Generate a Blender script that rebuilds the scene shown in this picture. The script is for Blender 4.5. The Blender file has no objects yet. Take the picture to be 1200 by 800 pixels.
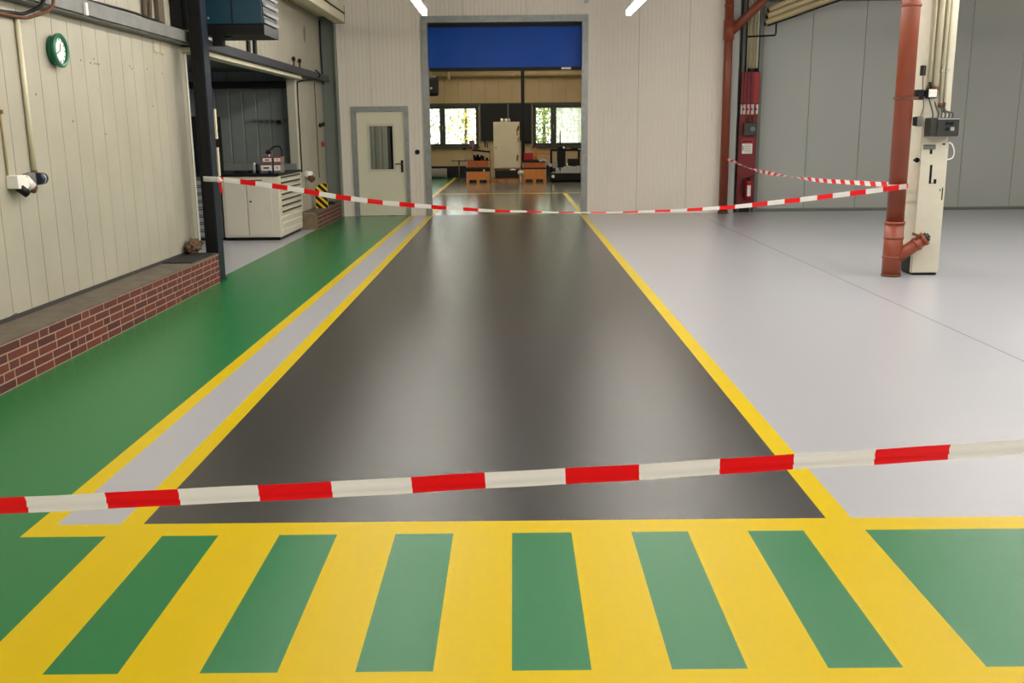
import bpy, bmesh, math, random
from mathutils import Vector, Matrix
random.seed(7)
SC = bpy.context.scene
C = SC.collection
PI = math.pi

# ---------------------------------------------------------------- materials
def lin(c):
    c /= 255.0
    return c / 12.92 if c <= 0.04045 else ((c + 0.055) / 1.055) ** 2.4
def rgb(t): return (lin(t[0]), lin(t[1]), lin(t[2]), 1)

def mat(name, col, rough=0.5, metal=0.0, var=0.0, vscale=3.0, bump=0.0, bscale=60.0, col2=None,
        stretch=(1, 1, 1), coat=0.0, spec=0.5, rvar=0.0, soft=False):
    m = bpy.data.materials.new(name); m.use_nodes = True
    nt = m.node_tree; b = nt.nodes['Principled BSDF']
    b.inputs['Base Color'].default_value = rgb(col)
    b.inputs['Roughness'].default_value = rough
    b.inputs['Metallic'].default_value = metal
    b.inputs['Specular IOR Level'].default_value = spec
    if coat:
        b.inputs['Coat Weight'].default_value = coat
        b.inputs['Coat Roughness'].default_value = 0.12
    tc = nt.nodes.new('ShaderNodeTexCoord')
    mp = nt.nodes.new('ShaderNodeMapping'); mp.inputs['Scale'].default_value = stretch
    nt.links.new(tc.outputs['Object'], mp.inputs['Vector'])
    if var > 0 or col2 or rvar:
        n = nt.nodes.new('ShaderNodeTexNoise'); n.inputs['Scale'].default_value = vscale
        n.inputs['Detail'].default_value = 1 if soft else 5; n.inputs['Roughness'].default_value = 0.4 if soft else 0.6
        nt.links.new(mp.outputs[0], n.inputs['Vector'])
        r = nt.nodes.new('ShaderNodeValToRGB')
        c = rgb(col)
        if col2: a, d = c, rgb(col2)
        else:
            a = tuple(x * (1 - var) for x in c[:3]) + (1,); d = tuple(min(1, x * (1 + var)) for x in c[:3]) + (1,)
        r.color_ramp.elements[0].position = 0.1 if soft else 0.35; r.color_ramp.elements[0].color = a
        r.color_ramp.elements[1].position = 0.9 if soft else 0.68; r.color_ramp.elements[1].color = d
        nt.links.new(n.outputs['Fac'], r.inputs['Fac'])
        if var > 0 or col2: nt.links.new(r.outputs['Color'], b.inputs['Base Color'])
        if rvar:
            q = nt.nodes.new('ShaderNodeMapRange')
            q.inputs['From Min'].default_value = 0.3; q.inputs['From Max'].default_value = 0.7
            q.inputs['To Min'].default_value = rough - rvar; q.inputs['To Max'].default_value = rough + rvar
            nt.links.new(n.outputs['Fac'], q.inputs['Value']); nt.links.new(q.outputs[0], b.inputs['Roughness'])
    if bump > 0:
        n2 = nt.nodes.new('ShaderNodeTexNoise'); n2.inputs['Scale'].default_value = bscale
        n2.inputs['Detail'].default_value = 3
        nt.links.new(mp.outputs[0], n2.inputs['Vector'])
        bp = nt.nodes.new('ShaderNodeBump'); bp.inputs['Strength'].default_value = bump
        bp.inputs['Distance'].default_value = 0.002
        nt.links.new(n2.outputs['Fac'], bp.inputs['Height']); nt.links.new(bp.outputs[0], b.inputs['Normal'])
    return m

def emis(name, col, s):
    m = bpy.data.materials.new(name); m.use_nodes = True
    b = m.node_tree.nodes['Principled BSDF']
    b.inputs['Base Color'].default_value = rgb(col)
    b.inputs['Emission Color'].default_value = rgb(col); b.inputs['Emission Strength'].default_value = s
    return m

def glass(name, tint=(240, 245, 245), frost=0.0):
    m = bpy.data.materials.new(name); m.use_nodes = True
    nt = m.node_tree; nt.nodes.clear()
    out = nt.nodes.new('ShaderNodeOutputMaterial')
    tr = nt.nodes.new('ShaderNodeBsdfTransparent'); tr.inputs[0].default_value = rgb(tint)
    gl = nt.nodes.new('ShaderNodeBsdfGlossy'); gl.inputs['Roughness'].default_value = 0.02
    mx = nt.nodes.new('ShaderNodeMixShader'); mx.inputs[0].default_value = 0.06
    src = tr
    if frost > 0:
        tl = nt.nodes.new('ShaderNodeBsdfTranslucent'); tl.inputs[0].default_value = rgb((200, 202, 192))
        m2 = nt.nodes.new('ShaderNodeMixShader'); m2.inputs[0].default_value = frost
        nt.links.new(tr.outputs[0], m2.inputs[1]); nt.links.new(tl.outputs[0], m2.inputs[2]); src = m2
    nt.links.new(src.outputs[0], mx.inputs[1]); nt.links.new(gl.outputs[0], mx.inputs[2])
    nt.links.new(mx.outputs[0], out.inputs[0])
    return m

M = {}
FL = dict(rough=0.2, bump=0.5, bscale=330, vscale=0.5, spec=0.45, soft=True)
M['green'] = mat('floor_green', (12, 116, 60), var=0.05, **FL)
M['yellow'] = mat('floor_yellow', (216, 186, 0), var=0.03, **{**FL, 'spec': 0.12})
M['lane'] = mat('floor_dark_grey', (56, 56, 55), var=0.12, **{**FL, 'spec': 0.6, 'rough': 0.19, 'bump': 0.42})
M['grey'] = mat('floor_light_grey', (178, 178, 183), var=0.025, **FL)
M['farfloor'] = mat('floor_far_room', (112, 113, 102), var=0.1, **{**FL, 'spec': 0.8, 'rough': 0.13, 'bump': 0.15})
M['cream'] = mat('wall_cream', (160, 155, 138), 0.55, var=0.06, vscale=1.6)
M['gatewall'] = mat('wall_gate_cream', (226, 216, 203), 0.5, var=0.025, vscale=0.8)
M['panel'] = mat('wall_panel_grey', (172, 174, 168), 0.5, var=0.02, vscale=0.6)
M['sidepanel'] = mat('wall_plain', (190, 186, 174), 0.6, var=0.02)
M['tan'] = mat('wall_tan', (188, 166, 128), 0.6, var=0.08, vscale=1.0)
M['ceil'] = mat('ceiling_grey', (150, 150, 146), 0.8, var=0.03)
M['baygrey'] = mat('bay_sheet_grey', (112, 117, 112), 0.5, var=0.10, vscale=1.4)
M['seam'] = mat('seam_dark', (50, 50, 46), 0.8)
M['galv'] = mat('galvanised', (150, 153, 151), 0.42, metal=0.5, var=0.12, vscale=9)
M['steelgrey'] = mat('steel_grey_paint', (110, 116, 108), 0.5, var=0.06)
M['beamgrey'] = mat('beam_grey', (104, 104, 100), 0.55, var=0.14, vscale=5)
M['beamdark'] = mat('beam_dark', (34, 40, 48), 0.5, var=0.15, vscale=5)
M['black'] = mat('black_paint', (8, 8, 9), 0.5, spec=0.3)
M['blueblack'] = mat('blue_black_paint', (22, 30, 42), 0.45, var=0.1, spec=0.3)
M['rubber'] = mat('black_rubber', (14, 14, 14), 0.8)
M['teal'] = mat('teal_metal', (8, 52, 68), 0.45, var=0.1)
M['silver'] = mat('silver_louvre', (170, 172, 172), 0.4, metal=0.3)
M['concrete'] = mat('concrete_ledge', (98, 88, 74), 0.85, var=0.16, vscale=7, bump=0.5, bscale=40)
M['mortar'] = mat('mortar', (160, 128, 108), 0.9, var=0.08, vscale=20)
M['brick1'] = mat('brick_red', (88, 36, 27), 0.8, var=0.12, vscale=20, bump=0.5, bscale=80)
M['brick2'] = mat('brick_dark', (74, 31, 25), 0.8, var=0.12, vscale=20, bump=0.5, bscale=80)
M['brick3'] = mat('brick_bright', (98, 41, 29), 0.8, var=0.12, vscale=20, bump=0.5, bscale=80)
M['brickbrown'] = mat('brick_brown', (84, 48, 38), 0.85, var=0.2, vscale=8)
M['endstone'] = mat('kerb_end_render', (112, 98, 74), 0.9, var=0.2, vscale=10)
M['white'] = mat('white_plastic', (226, 222, 214), 0.4)
M['offwhite'] = mat('offwhite_lacquer', (205, 198, 180), 0.4, var=0.02)
M['creampaint'] = mat('cream_column_paint', (206, 200, 180), 0.45, var=0.05, vscale=4)
M['creampipe'] = mat('cream_conduit', (204, 196, 168), 0.45, var=0.05)
M['yellowpipe'] = mat('old_cream_pipe', (184, 168, 126), 0.5, var=0.08)
M['orange'] = mat('terracotta_pipe', (124, 58, 35), 0.38, var=0.08, vscale=3)
M['orange2'] = mat('terracotta_fitting', (138, 64, 40), 0.38, var=0.05, vscale=3)
M['rust'] = mat('rusty_iron', (96, 62, 40), 0.8, var=0.3, vscale=20)
M['red'] = mat('signal_red', (158, 20, 26), 0.45, var=0.06)
M['darkred'] = mat('dark_red', (116, 16, 24), 0.5, var=0.08)
M['tapered'] = mat('tape_red', (232, 26, 30), 0.28, spec=0.6)
M['tapewhite'] = mat('tape_white', (232, 228, 222), 0.28, spec=0.6)
def film(name, col):
    m = mat(name, col, 0.28, spec=0.6); nt = m.node_tree
    b = nt.nodes['Principled BSDF']; o = nt.nodes['Material Output']
    tl = nt.nodes.new('ShaderNodeBsdfTranslucent'); tl.inputs[0].default_value = rgb(col)
    mx = nt.nodes.new('ShaderNodeMixShader'); mx.inputs[0].default_value = 0.5
    nt.links.new(b.outputs[0], mx.inputs[1]); nt.links.new(tl.outputs[0], mx.inputs[2]); nt.links.new(mx.outputs[0], o.inputs[0])
    return m
M['tapered'] = film('tape_red', (240, 24, 28))
M['tapewhite'] = film('tape_white', (242, 238, 232))
M['clockgreen'] = mat('clock_green', (8, 96, 62), 0.35)
M['clockface'] = mat('clock_face', (222, 228, 222), 0.4)
M['navy'] = mat('navy_cap', (26, 36, 56), 0.4)
M['blue'] = mat('blue_curtain', (0, 72, 172), 0.42, var=0.06, vscale=1.2, spec=0.25)
M['door'] = mat('door_cream', (218, 212, 188), 0.45, var=0.02)
M['bigblack'] = mat('blackout_sheet', (20, 22, 22), 0.7)
M['winframe'] = mat('window_frame_dark', (62, 64, 54), 0.5)
M['wood'] = mat('pallet_wood', (196, 124, 58), 0.7, var=0.2, vscale=10, stretch=(1, 1, 4))
M['wood2'] = mat('red_wood', (158, 84, 44), 0.7, var=0.2, vscale=10)
M['rustcream'] = mat('stained_cream', (192, 184, 160), 0.5, var=0.06, vscale=2)
M['stain'] = mat('rust_stain', (160, 110, 62), 0.8, var=0.2, vscale=12)
M['dirt'] = mat('dirt_mark', (84, 74, 58), 0.9)
M['cloth'] = mat('brown_cloth', (92, 72, 52), 0.95, var=0.3, vscale=18, bump=0.8, bscale=30)
M['rollgrey'] = mat('felt_grey', (150, 146, 146), 0.9, var=0.1)
M['hazy'] = mat('hazard_yellow', (232, 184, 20), 0.5)
M['leafA'] = mat('leaf_green', (120, 150, 60), 0.6, var=0.3, vscale=2)
M['leafB'] = mat('leaf_yellow', (200, 190, 90), 0.6, var=0.2, vscale=2)
M['bark'] = mat('bark', (100, 84, 66), 0.9, var=0.2)
M['grass'] = mat('outside_grass', (120, 140, 80), 0.9, var=0.2)
M['tube'] = emis('lit_tube', (255, 249, 240), 50)
M['tube2'] = emis('added_tube_far', (255, 242, 220), 52)
M['tube3'] = emis('added_tube_bay', (235, 242, 255), 24)
M['glass'] = glass('clear_glass')
M['frost'] = glass('milky_glass', frost=0.55)
M['doorglass'] = glass('door_glass', (205, 212, 212))
M['gunmetal'] = mat('gunmetal_box', (62, 62, 58), 0.4, metal=0.4, var=0.1)
M['purple'] = mat('mauve_card', (140, 90, 100), 0.6)
M['pinkred'] = mat('label_red', (170, 60, 50), 0.5)

# ---------------------------------------------------------------- mesh helpers
BASE = {}
class MB:
    def __init__(s): s.bm = bmesh.new()
    def box(s, x0, x1, y0, y1, z0, z1, mi=0, rot=None):
        r = bmesh.ops.create_cube(s.bm, size=1)
        c = Vector(((x0 + x1) / 2, (y0 + y1) / 2, (z0 + z1) / 2))
        R = Matrix.Rotation(rot[1], 4, rot[0]) if rot else Matrix.Identity(4)
        mm = Matrix.Translation(c) @ R @ Matrix.Diagonal((abs(x1 - x0), abs(y1 - y0), abs(z1 - z0), 1))
        bmesh.ops.transform(s.bm, matrix=mm, verts=r['verts'])
        for f in {f for v in r['verts'] for f in v.link_faces}: f.material_index = mi
        return s
    def bar(s, p, q, w, h, mi=0, up=(0, 0, 1)):
        p, q = Vector(p), Vector(q); d = (q - p); L = d.length; d.normalize()
        u = Vector(up); x = d.cross(u)
        if x.length < 1e-4: x = Vector((1, 0, 0))
        x.normalize(); u = x.cross(d)
        r = bmesh.ops.create_cube(s.bm, size=1)
        R = Matrix((x, d, u)).transposed().to_4x4()
        bmesh.ops.transform(s.bm, matrix=Matrix.Translation((p + q) / 2) @ R @ Matrix.Diagonal((w, L, h, 1)), verts=r['verts'])
        for f in {f for v in r['verts'] for f in v.link_faces}: f.material_index = mi
        return s
    def cyl(s, p, q, r1, r2=None, n=20, mi=0, cap=True):
        p, q = Vector(p), Vector(q); d = q - p
        r = bmesh.ops.create_cone(s.bm, cap_ends=cap, segments=n, radius1=r1, radius2=r1 if r2 is None else r2, depth=d.length)
        R = d.to_track_quat('Z', 'Y').to_matrix().to_4x4()
        bmesh.ops.transform(s.bm, matrix=Matrix.Translation((p + q) / 2) @ R, verts=r['verts'])
        for f in {f for v in r['verts'] for f in v.link_faces}:
            f.material_index = mi
            if len(f.verts) == 4: f.smooth = True
        return s
    def ball(s, c, r, mi=0, sc=(1, 1, 1), sub=2):
        q = bmesh.ops.create_icosphere(s.bm, subdivisions=sub, radius=r)
        bmesh.ops.transform(s.bm, matrix=Matrix.Translation(c) @ Matrix.Diagonal((*sc, 1)), verts=q['verts'])
        for f in {f for v in q['verts'] for f in v.link_faces}: f.material_index = mi; f.smooth = True
        return s
    def tube(s, pts, r, n=8, mi=0, smooth=True, sub=4):
        P = [Vector(p) for p in pts]
        if smooth and len(P) > 2: P = spline(P, sub)
        rings = []; prev = None
        for i, p in enumerate(P):
            t = (P[min(i + 1, len(P) - 1)] - P[max(i - 1, 0)]).normalized()
            if prev is None:
                a = t.orthogonal().normalized()
            else:
                a = (prev - t * prev.dot(t)).normalized()
            prev = a; b = t.cross(a)
            rings.append([s.bm.verts.new(p + r * (math.cos(k * 2 * PI / n) * a + math.sin(k * 2 * PI / n) * b)) for k in range(n)])
        for i in range(len(rings) - 1):
            for k in range(n):
                f = s.bm.faces.new((rings[i][k], rings[i][(k + 1) % n], rings[i + 1][(k + 1) % n], rings[i + 1][k]))
                f.material_index = mi; f.smooth = True
        for rg, rev in ((rings[0], True), (rings[-1], False)):
            f = s.bm.faces.new(rg[::-1] if rev else rg); f.material_index = mi
        return s
    def quad(s, pts, mi=0):
        f = s.bm.faces.new([s.bm.verts.new(Vector(p)) for p in pts]); f.material_index = mi
        return s
    def prism(s, poly, axis, a, b, mi=0):
        """poly 2D points extruded along axis ('x','y','z') from a to b"""
        def P(u, v, w):
            return {'x': (w, u, v), 'y': (u, w, v), 'z': (u, v, w)}[axis]
        A = [s.bm.verts.new(P(u, v, a)) for u, v in poly]; B = [s.bm.verts.new(P(u, v, b)) for u, v in poly]
        fs = [s.bm.faces.new(A), s.bm.faces.new(B[::-1])]
        n = len(poly)
        for i in range(n): fs.append(s.bm.faces.new((A[i], B[i], B[(i + 1) % n], A[(i + 1) % n])))
        for f in fs: f.material_index = mi
        bmesh.ops.recalc_face_normals(s.bm, faces=fs)
        return s
    def make(s, name, mats, parent=None, bevel=0, **props):
        if not isinstance(mats, (list, tuple)): mats = [mats]
        if parent is not None: L = BASE[parent.name]
        else:
            vs = [v.co for v in s.bm.verts]
            L = Vector(((min(v.x for v in vs) + max(v.x for v in vs)) / 2, (min(v.y for v in vs) + max(v.y for v in vs)) / 2, min(v.z for v in vs)))
        bmesh.ops.translate(s.bm, vec=-L, verts=s.bm.verts)
        me = bpy.data.meshes.new(name); s.bm.to_mesh(me); s.bm.free()
        for m in mats: me.materials.append(m)
        o = bpy.data.objects.new(name, me); C.objects.link(o)
        if parent is not None: o.parent = parent
        else: o.location = L
        BASE[o.name] = L
        if bevel:
            b = o.modifiers.new('bevel', 'BEVEL'); b.width = bevel; b.segments = 2; b.limit_method = 'ANGLE'
        for k, v in props.items(): o[k] = v
        return o

def spline(P, sub):
    out = []
    n = len(P)
    for i in range(n - 1):
        p0 = P[max(i - 1, 0)]; p1 = P[i]; p2 = P[i + 1]; p3 = P[min(i + 2, n - 1)]
        for k in range(sub):
            t = k / sub
            out.append(0.5 * ((2 * p1) + (p2 - p0) * t + (2 * p0 - 5 * p1 + 4 * p2 - p3) * t * t + (3 * p1 - p0 - 3 * p2 + p3) * t ** 3))
    out.append(P[-1].copy())
    return out

def thing(name, loc, label, cat, group=None):
    o = bpy.data.objects.new(name, None); C.objects.link(o); o.location = loc
    o.empty_display_size = 0.1
    BASE[o.name] = Vector(loc); o['label'] = label; o['category'] = cat
    if group: o['group'] = group
    return o
def S(mb, name, mats, parent=None, **k):
    if parent is None: k['kind'] = 'structure'
    return mb.make(name, mats, parent, **k)

# ---------------------------------------------------------------- camera
H = 1.67
f_px, p_, y_, r_ = 1122.2, .21589, .002683, -.009805
cp, sp = math.cos(p_), math.sin(p_)
Rz = Matrix.Rotation(y_, 3, 'Z')
F = Rz @ Vector((0, cp, -sp)); U = Rz @ Vector((0, sp, cp)); X = Rz @ Vector((1, 0, 0))
X2 = math.cos(r_) * X + math.sin(r_) * U; U2 = -math.sin(r_) * X + math.cos(r_) * U
cam = bpy.data.cameras.new('camera'); cam.sensor_width = 36; cam.lens = f_px * 36 / 1200
cam.clip_start = 0.05; cam.clip_end = 300
co = bpy.data.objects.new('camera', cam); C.objects.link(co)
mw = Matrix((X2, U2, -F)).transposed().to_4x4(); mw.translation = (0, 0, H)
co.matrix_world = mw
SC.camera = co

# ---------------------------------------------------------------- floor (one slab, paint per face)
xs = sorted({-9, -3.5, -2.2, -2.118, -2.08, -2.021, -1.75, -1.74, -1.7, 3.70, 3.715, -1.639, -1.6, 1.359, 1.471, 1.485, 14,
             -1.51, -1.27, -1.01, -.763, -.515, -.268, -.018, .235, .49, .73, .985, 1.222})
ys = [-4, 2.61, 2.743, 3.81, 3.94, 11.3, 19.85, 21.6, 26.6, 26.74, 37]
GR = [(-1.51, -1.27), (-1.01, -.763), (-.515, -.268), (-.018, .235), (.49, .73), (.985, 1.222)]
def paint(x, y):
    if y < 2.61: return 'green' if x < -1.75 else ('lane' if -1.639 < x < 1.359 else 'grey')
    if y < 2.743: return 'green' if x < -1.75 else 'yellow'
    if y < 3.81:
        if x < -1.75 or x > 1.485: return 'green'
        return 'green' if any(a < x < b for a, b in GR) else 'yellow'
    if y < 3.94: return 'green' if x < -2.118 else 'yellow'
    if y < 19.85:
        if x < -3.5: return 'grey'
        if x < -2.118: return 'green'
        if x < -2.021: return 'yellow'
        if x < -1.74: return 'grey'
        if x < -1.639: return 'yellow'
        if x < 1.359: return 'lane'
        if x < 1.471: return 'yellow'
        return 'joint' if 3.70 < x < 3.715 else 'grey'
    if x < -2.2: return 'green'
    if x < -2.08: return 'yellow'
    if y < 21.6 and -1.74 < x < -1.6: return 'yellow'
    if 26.6 < y < 26.74: return 'yellow'
    if y < 26.7 and 1.359 < x < 1.471: return 'yellow'
    return 'farfloor'
M['joint'] = mat('floor_joint', (138, 137, 140), **FL)
keys = ['green', 'yellow', 'lane', 'grey', 'farfloor', 'joint']
mb = MB(); V = {}
def gv(x, y):
    if (x, y) not in V: V[(x, y)] = mb.bm.verts.new((x, y, 0))
    return V[(x, y)]
for i in range(len(xs) - 1):
    for j in range(len(ys) - 1):
        f = mb.bm.faces.new((gv(xs[i], ys[j]), gv(xs[i + 1], ys[j]), gv(xs[i + 1], ys[j + 1]), gv(xs[i], ys[j + 1])))
        f.material_index = keys.index(paint((xs[i] + xs[i + 1]) / 2, (ys[j] + ys[j + 1]) / 2))
S(mb, 'floor', [M[k] for k in keys])

# ---------------------------------------------------------------- walls
def ribs(mb, axis, a, b, z0, z1, plane, out, pitch, gw, gd, mi=0, phase=0.0):
    """ribbed sheet: runs along axis 'x' (faces -y) or 'y' (faces +x)"""
    pts = [(a, 0)]
    k = math.ceil((a - phase) / pitch)
    while phase + k * pitch < b - gw:
        c = phase + k * pitch
        if c - gw / 2 > a + 1e-4: pts += [(c - gw / 2, 0), (c, -gd), (c + gw / 2, 0)]
        k += 1
    pts.append((b, 0))
    def P(u, d, z): return (u, plane + out * d, z) if axis == 'x' else (plane + out * d, u, z)
    lo = [mb.bm.verts.new(P(u, d, z0)) for u, d in pts]; hi = [mb.bm.verts.new(P(u, d, z1)) for u, d in pts]
    for i in range(len(pts) - 1):
        f = mb.bm.faces.new((lo[i], lo[i + 1], hi[i + 1], hi[i])); f.material_index = mi

# left wall : board sheets with an opening to the side bay
mb = MB()
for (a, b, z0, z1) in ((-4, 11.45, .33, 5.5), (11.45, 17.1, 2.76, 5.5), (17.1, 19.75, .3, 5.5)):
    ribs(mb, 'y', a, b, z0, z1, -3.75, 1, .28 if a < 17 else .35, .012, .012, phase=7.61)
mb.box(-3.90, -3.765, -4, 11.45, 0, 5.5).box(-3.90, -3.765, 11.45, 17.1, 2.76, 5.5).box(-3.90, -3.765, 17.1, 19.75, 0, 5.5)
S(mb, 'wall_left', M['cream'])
# dark flashing gap at the base of the left wall and edge trims
S(MB().box(-3.765, -3.735, -4, 10.98, .330, .362), 'trim_1', M['seam'])
S(MB().box(-3.765, -3.742, 17.1, 17.16, .3, 2.6).box(-3.765, -3.742, 11.39, 11.45, .34, 2.6), 'trim_2', M['sidepanel'])

# gate wall with door opening and gate opening
YG = 19.75
mb = MB()
secs = [(-3.9, -3.24, 0, 5.5), (-3.24, -2.09, 2.18, 5.5), (-2.09, -1.785, 0, 5.5), (-1.785, 1.51, 3.89, 5.5), (1.51, 4.36, 0, 5.5)]
for a, b, z0, z1 in secs:
    ribs(mb, 'x', a, b, z0, z1, YG, -1, .083, .03, .0035)
    mb.box(a, b, YG + .012, YG + .12, z0, z1)
S(mb, 'wall_back', M['gatewall'])
mb = MB()
for x in (-2.82, -1.0 + .05, .3, 2.52, 3.52):
    z0 = 3.9 if -1.7 < x < 1.4 else (2.19 if x < -2.1 else 0)
    mb.box(x - .003, x + .003, YG - .003, YG + .01, z0, 5.5)
S(mb, 'trim_3', mat('seam_soft', (150, 144, 132), 0.7))

# right panel wall, set back
YR = 20.3
mb = MB()
xx = [4.36, 5.02, 6.1, 7.18, 8.26, 9.34, 10.42, 11.5, 14]
for a, b in zip(xx[:-1], xx[1:]): mb.box(a + .006, b - .006, YR, YR + .1, .03, 4.165)
mb.box(4.36, 14, YR + .02, YR + .12, 0, 5.5)
mb.box(4.36, 4.5, YG, YR, 0, 5.5)
S(mb, 'wall_back_right', M['panel'])
S(MB().box(4.36, 14, YR - .05, YR + .02, 4.17, 4.45), 'trim_4', M['beamgrey'])
S(MB().box(4.5, 14, YR - .015, YR, 0, .035), 'baseboard_back_right', M['steelgrey'])
S(MB().box(14, 14.1, -4, 20.4, 0, 5.5), 'wall_right', M['sidepanel'])
S(MB().box(-3.9, 14.1, -4.1, -4, 0, 5.5), 'wall_front', M['sidepanel'])
S(MB().box(-3.9, 14.1, -4.1, 20.4, 5.5, 5.6), 'ceiling', M['ceil'])

# side bay
mb = MB(); ribs(mb, 'x', -9, -3.9, 0, 2.745, 17.4, -1, .24, .035, .018, phase=.04); mb.box(-9, -3.9, 17.41, 17.5, 0, 2.745)
S(mb, 'wall_bay_back', M['baygrey'])
S(MB().box(-9, -3.9, 11.2, 11.3, 0, 2.74), 'wall_bay_front', M['baygrey'])
S(MB().box(-9.1, -9, 11.2, 17.5, 0, 2.74), 'wall_bay_left', M['baygrey'])
M['soffit'] = mat('soffit_grey', (84, 86, 80), 0.6, var=0.15)
mb = MB(); mb.box(-9.1, -3.9, 11.2, 17.5, 2.74, 2.8)
S(mb, 'ceiling_bay', M['soffit'])
t = thing('steel_beam', (-6, 17.3, 2.48), 'black steel rail across the corrugated grey bay wall above the workbench', 'beam')
MB().box(-8.95, -3.92, 17.16, 17.36, 2.45, 2.56).make('rail', M['black'], t)

# far room shell
YB = 36.5
mb = MB()
W1 = (-3.35, -1.27, 1.14, 2.60); W2 = (.78, 2.86, 1.14, 2.60)
def wallx(mb, x0, x1, z0, z1): mb.box(x0, x1, YB, YB + .2, z0, z1)
wallx(mb, -8, 8, 2.60, 5); wallx(mb, -8, W1[0], 0, 2.6); wallx(mb, W1[1], W2[0], 0, 2.6); wallx(mb, W2[1], 8, 0, 2.6)
wallx(mb, W1[0], W1[1], 0, 1.14); wallx(mb, W2[0], W2[1], 0, 1.14)
ribs(mb, 'x', -8, 8, 2.66, 5, YB - .02, -1, .5, .03, .015)
S(mb, 'wall_far', M['tan'])
S(MB().box(-8, -1.0, YB - .06, YB, 0, .42).box(.3, 8, YB - .06, YB, 0, .42), 'baseboard_far', M['bigblack'])
S(MB().box(-8, 8, YB - .10, YB - .02, 2.60, 2.70), 'trim_5', M['winframe'])
S(MB().box(-8.1, -8, 19.87, 36.7, 0, 5), 'wall_far_left', M['tan'])
S(MB().box(8, 8.1, 20.4, 36.7, 0, 5), 'wall_far_right', M['tan'])
S(MB().box(-8.1, 8.1, 19.87, 36.7, 5, 5.1), 'ceiling_far', M['ceil'])
S(MB().box(-8, -3.9, 19.8, 19.87, 0, 5), 'wall_far_front', M['tan'])
# windows
def window(n, x0, x1, split, mats):
    z0, z1 = 1.14, 2.60
    fr = MB(); fw = .06
    fr.box(x0, x1, YB - .05, YB + .05, z0, z0 + fw).box(x0, x1, YB - .05, YB + .05, z1 - fw, z1)
    fr.box(x0, x0 + fw, YB - .05, YB + .05, z0, z1).box(x1 - fw, x1, YB - .05, YB + .05, z0, z1)
    fr.box(split - .07, split + .07, YB - .07, YB + .05, z0, z1)
    o = S(fr, 'window_%d' % n, M['winframe'])
    BASE[o.name] = o.location.copy()
    for (a, b, g) in ((x0 + fw, split - .07, mats[0]), (split + .07, x1 - fw, mats[1])):
        fl = MB(); s = .035
        fl.box(a, b, YB - .03, YB + .03, z0 + fw, z0 + fw + s).box(a, b, YB - .03, YB + .03, z1 - fw - s, z1 - fw)
        fl.box(a, a + s, YB - .03, YB + .03, z0 + fw, z1 - fw).box(b - s, b, YB - .03, YB + .03, z0 + fw, z1 - fw)
        w = fl.make('window_sash', M['winframe'], o)
        MB().box(a + s, b - s, YB - .006, YB + .006, z0 + fw + s, z1 - fw - s).make('pane', M[g], w)
    MB().box(x0 - .05, x1 + .05, YB - .16, YB - .05, z0 - .06, z0 - .01).make('window_sill', M['winframe'], o)
    MB().box(split - .012, split + .012, YB - .10, YB - .07, 1.75, 1.90).make('handle', M['silver'], o)
window(1, W1[0], W1[1], -2.60, ('glass', 'glass'))
window(2, W2[0], W2[1], 1.52, ('glass', 'frost'))

# ---------------------------------------------------------------- gate : galvanised frame + blue curtain
g = S(MB().box(-1.785, -1.665, YG - .03, YG + .14, 0, 3.77).box(1.39, 1.51, YG - .03, YG + .14, 0, 3.77)
      .box(-1.785, 1.51, YG - .03, YG + .14, 3.77, 3.895), 'door_2', M['galv'])
sb = MB()
for x in [-1.3 + .5 * i for i in range(6)]: sb.ball((x, YG - .032, 3.84), .012, sub=1)
for z in (.5, 1.2, 1.9, 2.6, 3.3): sb.ball((1.45, YG - .032, z), .012, sub=1); sb.ball((-1.72, YG - .032, z), .012, sub=1)
sb.make('rivets', M['silver'], g, kind='stuff')
for x in (-1.73, 1.47): MB().cyl((x, YG - .05, 3.86), (x, YG - .03, 3.86), .045).make('corner_bolt', M['galv'], g)
# slightly billowing curtain
mb = MB(); nx, nz = 24, 8; gr = []
for i in range(nx + 1):
    col = []
    for k in range(nz + 1):
        x = -1.74 + 3.20 * i / nx; z = 2.92 + .86 * k / nz
        col.append(mb.bm.verts.new((x, YG + .19 + .012 * math.sin(i * .9) * math.sin(k * .5 + .4) , z)))
    gr.append(col)
for i in range(nx):
    for k in range(nz):
        f = mb.bm.faces.new((gr[i][k], gr[i + 1][k], gr[i + 1][k + 1], gr[i][k + 1])); f.smooth = True
cu = mb.make('curtain', M['blue'], g)
MB().box(-1.66, 1.385, YG + .16, YG + .22, 2.86, 2.925).make('bottom_bar', M['black'], g)
MB().box(.99, 1.18, YG + .155, YG + .165, 2.875, 2.915).make('label_plate', M['white'], g)
MB().box(-1.67, 1.40, YG + .14, YG + .30, 3.70, 3.80).make('roller_housing', M['black'], g)
MB().cyl((1.466, YG - .02, 4.152), (1.466, YG + .0, 4.152), .05).cyl((1.466, YG - .035, 4.152), (1.466, YG - .02, 4.152), .02) \
    .make('wall_sensor', M['silver'], None, label='small round grey cap on the wall above the right corner of the gate', category='cap')

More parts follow.
